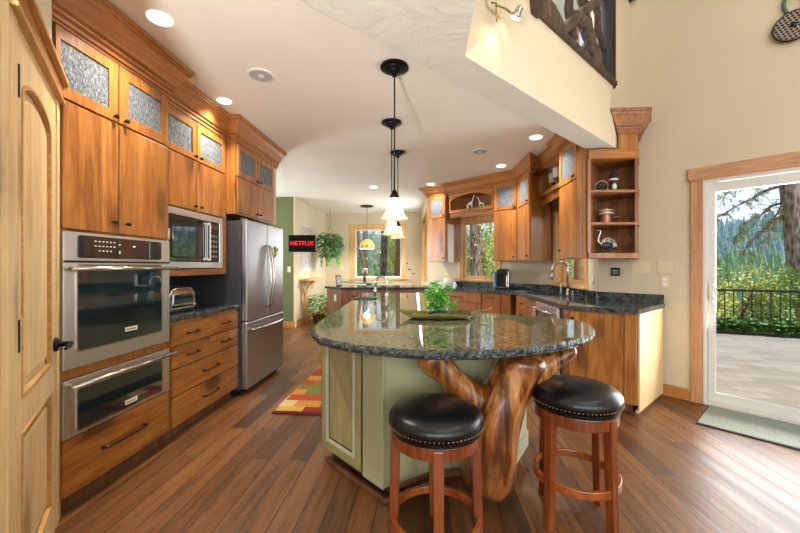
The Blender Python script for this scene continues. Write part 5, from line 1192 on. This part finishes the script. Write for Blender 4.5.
t = thing('switch_plate', 'ivory switch plate on the green wall end', 'light switch', (-2.84, 7.2785, 1.22)); B((-.036, -.006, -.06, .036, 0, .06)).build('plate', 'plate', t, bevel=.002); B((-.016, -.01, -.035, .016, -.006, .035)).build('rocker', 'plate', t)
for k, (x, z, lb) in enumerate(((-.50, 1.36, 'highest'), (-.42, 1.20, 'middle'), (-.31, 1.08, 'lowest'))):
    t = thing('wall_butterfly', f'tiny dark butterfly ornament, {lb} of three on the nook wall beside the window', 'wall decoration', (x, 9.698, z), 0, 'butterflies on the nook wall')
    MB().slab([(0, 0), (.035, .03), (.04, -.01), (.005, -.012)], -.010, -.006).build('wing', 'pewter', t); MB().slab([(0, 0), (-.005, -.012), (-.04, -.01), (-.035, .03)], -.010, -.006).build('wing', 'pewter', t); MB().tube([(0, -.007, -.02), (0, -.007, .015)], .005, 6).build('butterfly_body', 'pewter', t)

# ------------------------------------------------------------------ outdoors
def ground_h(x, y):
    r = math.hypot(x, y + 2); b = -.16
    if r < 13: h = b
    elif r < 60: h = b - 17 * ((r - 13) / 47) ** 1.1
    else: h = b - 17 + 47 * max(0, min(1, (r - 90) / 260)) ** .9
    if r > 16: h += noise.noise(Vector((x * .018, y * .018, 0))) * min(5, (r - 16) * .05)
    return h
g = MB(); NA, NR = 72, 52
rad = [6.0 + 0 * i for i in range(1)] + [7.5 + 1.2 * i for i in range(8)] + [17 * 1.078 ** i for i in range(NR - 9)]
rows = []
for r_ in rad:
    rows.append([g.bm.verts.new((r_ * math.sin(a), r_ * math.cos(a) - 2, ground_h(r_ * math.sin(a), r_ * math.cos(a) - 2) - (.0 if r_ > 12 else .05))) for a in [R(-60) + R(150) * k / NA for k in range(NA + 1)]])
for A, Bq in zip(rows, rows[1:]):
    for k in range(NA): g.bm.faces.new((A[k], A[k + 1], Bq[k + 1], Bq[k]))
struct(g.build('hills', 'soil', smooth=True))
PAT = [onwall(-1.45, -.165), onwall(3.2, -.165), (11, 2.0), (9.6, 6.9), (8.1, 7.75), (6.3, 8.35), (4.6, 8.5), (3.0, 6.2), (2.4, 4.8)]
struct(MB().prism(PAT, -.20, -.10).build('patio', 'patio'))
# railing
RA, RB = (5.9, 8.22), (9.4, 6.85)
Lr, ar = base_line(RA, RB)
t = thing('patio_railing', 'black iron railing with thin upright bars around the patio edge', 'railing', (*RA, 0), ar)
B((0, -.025, .755, Lr, .025, .80)).build('top_rail', 'blackmetal', t); B((0, -.015, .02, Lr, .015, .05)).build('bottom_rail', 'blackmetal', t)
for k in range(3): B((.28 + k * 1.7 - .032, -.032, -.12, .28 + k * 1.7 + .032, .032, .82)).build('post', 'blackmetal', t)
for k in range(int(Lr / .145)):
    x = .145 * k + .06
    if min(abs(x - .28 - q * 1.7) for q in range(3)) > .05: B((x - .008, -.008, .05, x + .008, .008, .756)).build('baluster', 'blackmetal', t)
def leafcloud(m, rr_, c, rad_, n, L, W, flat=.9, shell=.5):
    for _ in range(n):
        v = Vector((rr_.gauss(0, 1), rr_.gauss(0, 1), rr_.gauss(0, 1))).normalized() * (shell + (1 - shell) * rr_.random()); p = Vector((c[0] + v.x * rad_[0], c[1] + v.y * rad_[1], c[2] + v.z * rad_[2]))
        d = v + Vector((rr_.uniform(-1, 1), rr_.uniform(-1, 1), rr_.uniform(-.8, .8))); m.leaf(p, d, Vector((rr_.uniform(-1, 1), rr_.uniform(-1, 1), 1)), L * rr_.uniform(.6, 1.3), W * rr_.uniform(.6, 1.3))
rr_ = random.Random(9); m = MB()
for k in range(3400):
    f = rr_.random(); px = RA[0] + (RB[0] - RA[0]) * f; py = RA[1] + (RB[1] - RA[1]) * f; o_ = rr_.uniform(-.38, .12); z = rr_.uniform(-.1, .13) * (1 - abs(o_ + .12) * 1.2) + .0
    nx, ny = math.sin(ar), -math.cos(ar)
    m.leaf(Vector((px - nx * o_, py - ny * o_, max(-.09, z + .03))), Vector((rr_.uniform(-1, 1), rr_.uniform(-1, 1), rr_.uniform(-.1, .7))), Vector((rr_.uniform(-.5, .5), rr_.uniform(-.5, .5), 1)), .12 * rr_.uniform(.6, 1.2), .09)
o = m.build('ivy_ground_cover', 'ivy'); tag(o, 'strip of low dark green ivy along the foot of the railing', 'ivy', None, 'stuff')
# shrubs and trees beyond
def shrub(label, c, rad_, n, mat, seed, L=.16, grp='shrubs beyond the patio railing'):
    gz = ground_h(c[0], c[1]); t = thing('shrub', label, 'shrub', (c[0], c[1], gz), 0, grp); rr_ = random.Random(seed); m = MB(); s_ = MB()
    H = c[2] - gz
    for k in range(7):
        a = rr_.uniform(0, 2 * PI); q = (rad_[0] * .55 * math.cos(a), rad_[1] * .55 * math.sin(a), H + rr_.uniform(-.5, .6) * rad_[2])
        s_.tube([(q[0] * .1, q[1] * .1, -.1), (q[0] * .4, q[1] * .4, H * .4), q], [.05, .035, .015], 6)
        leafcloud(m, rr_, q, tuple(v * .55 for v in rad_), n // 4, L * .62, L * .36)
    s_.build('stems', 'barkr', t); m.build('foliage', mat, t); return t
shrub('yellow green shrub behind the railing nearest the door frame', (7.0, 9.9, .75), (.9, .9, 1.3), 1500, 'fol1', 31)
shrub('olive shrub behind the middle of the railing', (8.6, 10.8, .15), (1.2, 1.0, 1.1), 1500, 'fol1', 32)
shrub('green shrub behind the railing just before the big pine trunk', (9.5, 10.2, .25), (.8, .8, .95), 1300, 'fol2', 33)
shrub('low green shrub beyond the railing past the big pine', (11.2, 9.4, .1), (1.0, 1.0, 1.1), 1000, 'fol2', 34)
shrub('yellow green bush filling the back window beside the trunk', (2.6, 13.2, 1.3), (1.6, 1.4, 1.9), 1700, 'fol1', 35, .2, 'shrubs outside the back window')
shrub('green bush at the far side of the back window', (1.0, 14.6, 1.6), (1.5, 1.5, 2.1), 1500, 'fol2', 36, .2, 'shrubs outside the back window')
shrub('broad leafy bush above the back window sill', (3.2, 15.2, 2.3), (1.7, 1.5, 2.4), 1500, 'fol2', 37, .22, 'shrubs outside the back window')
shrub('dark green bush at the lampshade side of the nook window', (-4.0, 15.6, 2.0), (1.6, 1.5, 2.9), 2000, 'leaf', 38, .22, 'shrubs outside the nook window')
shrub('yellow green bush behind the nook trees', (-2.0, 18.0, 1.8), (1.9, 1.6, 2.6), 1700, 'fol1', 39, .22, 'shrubs outside the nook window')
shrub('green bush at the kitchen side of the nook window', (-.7, 17.0, 1.4), (1.4, 1.4, 2.2), 1400, 'fol1', 40, .22, 'shrubs outside the nook window')
shrub('green bush outside the sink window', (4.6, 11.0, .9), (1.1, 1.1, 1.5), 1200, 'fol1', 41, .18, 'shrubs outside the sink window')
def trunk_tree(label, base, top, r0, r1, mat='bark', crown_=None, seed=1, grp=None, extra=()):
    gz = ground_h(base[0], base[1]) - .1; t = thing('pine_tree', label, 'tree', (base[0], base[1], gz), 0, grp); rr_ = random.Random(seed)
    n = 9; pts = []
    for i in range(n):
        f = i / (n - 1); pts.append(((top[0] - base[0]) * f + rr_.uniform(-.03, .03), (top[1] - base[1]) * f + rr_.uniform(-.03, .03), (top[2] - gz) * f))
    MB().tube(pts, [r0 + (r1 - r0) * i / (n - 1) for i in range(n)], 16).build('trunk', mat, t, smooth=True)
    if crown_:
        m = MB(); s_ = MB()
        for k in range(14):
            f = rr_.uniform(.8, 1.0); a = rr_.uniform(0, 2 * PI); b = Vector(pts[min(n - 1, int(f * (n - 1)))]); ln = crown_ * (1.25 - f)
            e_ = b + Vector((ln * math.cos(a), ln * math.sin(a), -.3)); s_.tube([b, e_], [.05, .015], 6); leafcloud(m, rr_, (b + e_) / 2 + Vector((0, 0, .05)), (ln * .5, ln * .5, .35), 130, .3, .12, shell=.1)
        s_.build('branches', 'bark', t); m.build('needles', 'needle', t)
    return t, gz
tr_, gz = trunk_tree('large pine trunk standing just beyond the patio railing', (10.68, 10.70), (9.45, 10.62, 9.0), .22, .18, seed=4)
# its drooping branches towards the house side
rr_ = random.Random(12); m = MB(); s_ = MB()
def bough(p0, p1, sag):
    a, b = Vector(p0), Vector(p1); pts = []
    for i in range(9):
        f = i / 8; q = a.lerp(b, f); q.z -= sag * f * f; q += Vector((rr_.uniform(-.05, .05), rr_.uniform(-.05, .05), rr_.uniform(-.04, .04))); pts.append(q)
    s_.tube(pts, [.035 * (1 - i / 9.5) + .006 for i in range(9)], 6)
    for i in range(2, 9):
        for _ in range(5):
            tw = pts[i] + Vector((rr_.uniform(-.30, .30), rr_.uniform(-.25, .25), rr_.uniform(-.34, .12))); s_.tube([pts[i], pts[i].lerp(tw, .5) + Vector((0, 0, .03)), tw], [.009, .006, .003], 5)
            for _ in range(6):
                c_ = pts[i].lerp(tw, rr_.uniform(.35, 1.05))
                for _ in range(5): m.leaf(c_, Vector((rr_.uniform(-1, 1), rr_.uniform(-1, 1), rr_.uniform(-.5, .8))), Vector((0, 0, 1)), .10, .014)
ox, oy = 10.68, 10.70
for p0, p1, sg in (((-.5, .12, 3.6 - gz), (-2.2, .2, 3.05 - gz), .35), ((-.45, .12, 3.2 - gz), (-1.9, .1, 2.6 - gz), .5), ((-.4, .1, 2.9 - gz), (-1.7, .1, 2.05 - gz), .45), ((-.5, .14, 4.1 - gz), (-2.3, .0, 3.5 - gz), .25), ((-.4, .1, 3.4 - gz), (-1.4, -.3, 2.4 - gz), .4)): bough(p0, p1, sg)
s_.build('boughs', 'bark', tr_); m.build('needles', 'needle', tr_)
trunk_tree('dark pine trunk outside the back window', (1.72, 12.2), (1.68, 12.2, 10), .20, .17, crown_=3, seed=5)
trunk_tree('thick leaning pine trunk in the middle of the nook window', (-1.90, 15.9), (-1.62, 15.9, 11), .17, .13, crown_=3, seed=6, grp='trees outside the nook window')
trunk_tree('pale slim upright trunk behind the amber pendant lamp', (-2.98, 17.8), (-2.98, 17.8, 11), .16, .13, plain('grey_bark', '8f8880', .85, bump=.5, bscale=10), crown_=3, seed=7, grp='trees outside the nook window')
trunk_tree('reddish peeling trunk at the kitchen side of the nook window', (-1.16, 15.0), (-1.02, 15.0, 8), .17, .13, 'barkr', crown_=2.5, seed=8, grp='trees outside the nook window')
trunk_tree('thin reddish trunk leaning diagonally across the nook window', (-2.05, 14.6), (-3.05, 14.6, 4.2), .09, .06, 'barkr', seed=9, grp='trees outside the nook window')
trunk_tree('brown pine trunk outside the sink window', (3.84, 9.3), (3.83, 9.3, 12), .085, .07, 'barkr', crown_=2.5, seed=10)
# conifers: nearer ones as trees, the distant forest as one mass
def conifer(m, x, y, z, h, w, rr_, tiers=6, sides=9):
    a0 = rr_.uniform(0, 6)
    for k in range(tiers):
        f = k / tiers; zb = z + h * (.10 + .85 * f); zt = z + h * min(1, .10 + .85 * (f + 1.9 / tiers)); r_ = w * (1 - f) ** .9 + .04 * w
        ap = m.bm.verts.new((x, y, zt)); ring = []
        for i in range(sides * 2):
            a = a0 + k + PI * i / sides; q = r_ * (1.0 if i % 2 else .62) * rr_.uniform(.85, 1.15); ring.append(m.bm.verts.new((x + q * math.cos(a), y + q * math.sin(a), zb - (.06 * h / tiers if i % 2 else -.1 * h / tiers))))
        for i in range(len(ring)): m.bm.faces.new((ring[i], ring[(i + 1) % len(ring)], ap))
rr_ = random.Random(77)
for k, (az, d, h, lb) in enumerate(((38.5, 33, 9, 'slender conifer on the slope left of the pine boughs'), (40.5, 30, 8, 'bushy conifer on the slope under the pine boughs'), (42.3, 36, 11, 'tall conifer on the slope close to the pine trunk'), (36.8, 40, 10, 'conifer on the slope against the glass door frame'))):
    x, y = d * math.sin(R(az)), d * math.cos(R(az)); z = ground_h(x, y) - .2; t = thing('conifer_tree', lb.replace('left of the', 'before the'), 'tree', (x, y, z), 0, 'conifers on the near slope')
    MB().tube([(0, 0, 0), (0, 0, h * .5)], [.2, .1], 8).build('trunk', 'bark', t); m = MB(); conifer(m, 0, 0, 0, h, h * .2, rr_, 9, 11); m.build('foliage', 'con1', t)
for nm, mt, r0, r1, n, lb in (('hillside_forest', 'con1', 95, 170, 1300, 'green conifer forest on the lower hillside beyond the patio'), ('distant_forest', 'con2', 170, 345, 3200, 'conifer forest with blue haze in its colour covering the far hill')):
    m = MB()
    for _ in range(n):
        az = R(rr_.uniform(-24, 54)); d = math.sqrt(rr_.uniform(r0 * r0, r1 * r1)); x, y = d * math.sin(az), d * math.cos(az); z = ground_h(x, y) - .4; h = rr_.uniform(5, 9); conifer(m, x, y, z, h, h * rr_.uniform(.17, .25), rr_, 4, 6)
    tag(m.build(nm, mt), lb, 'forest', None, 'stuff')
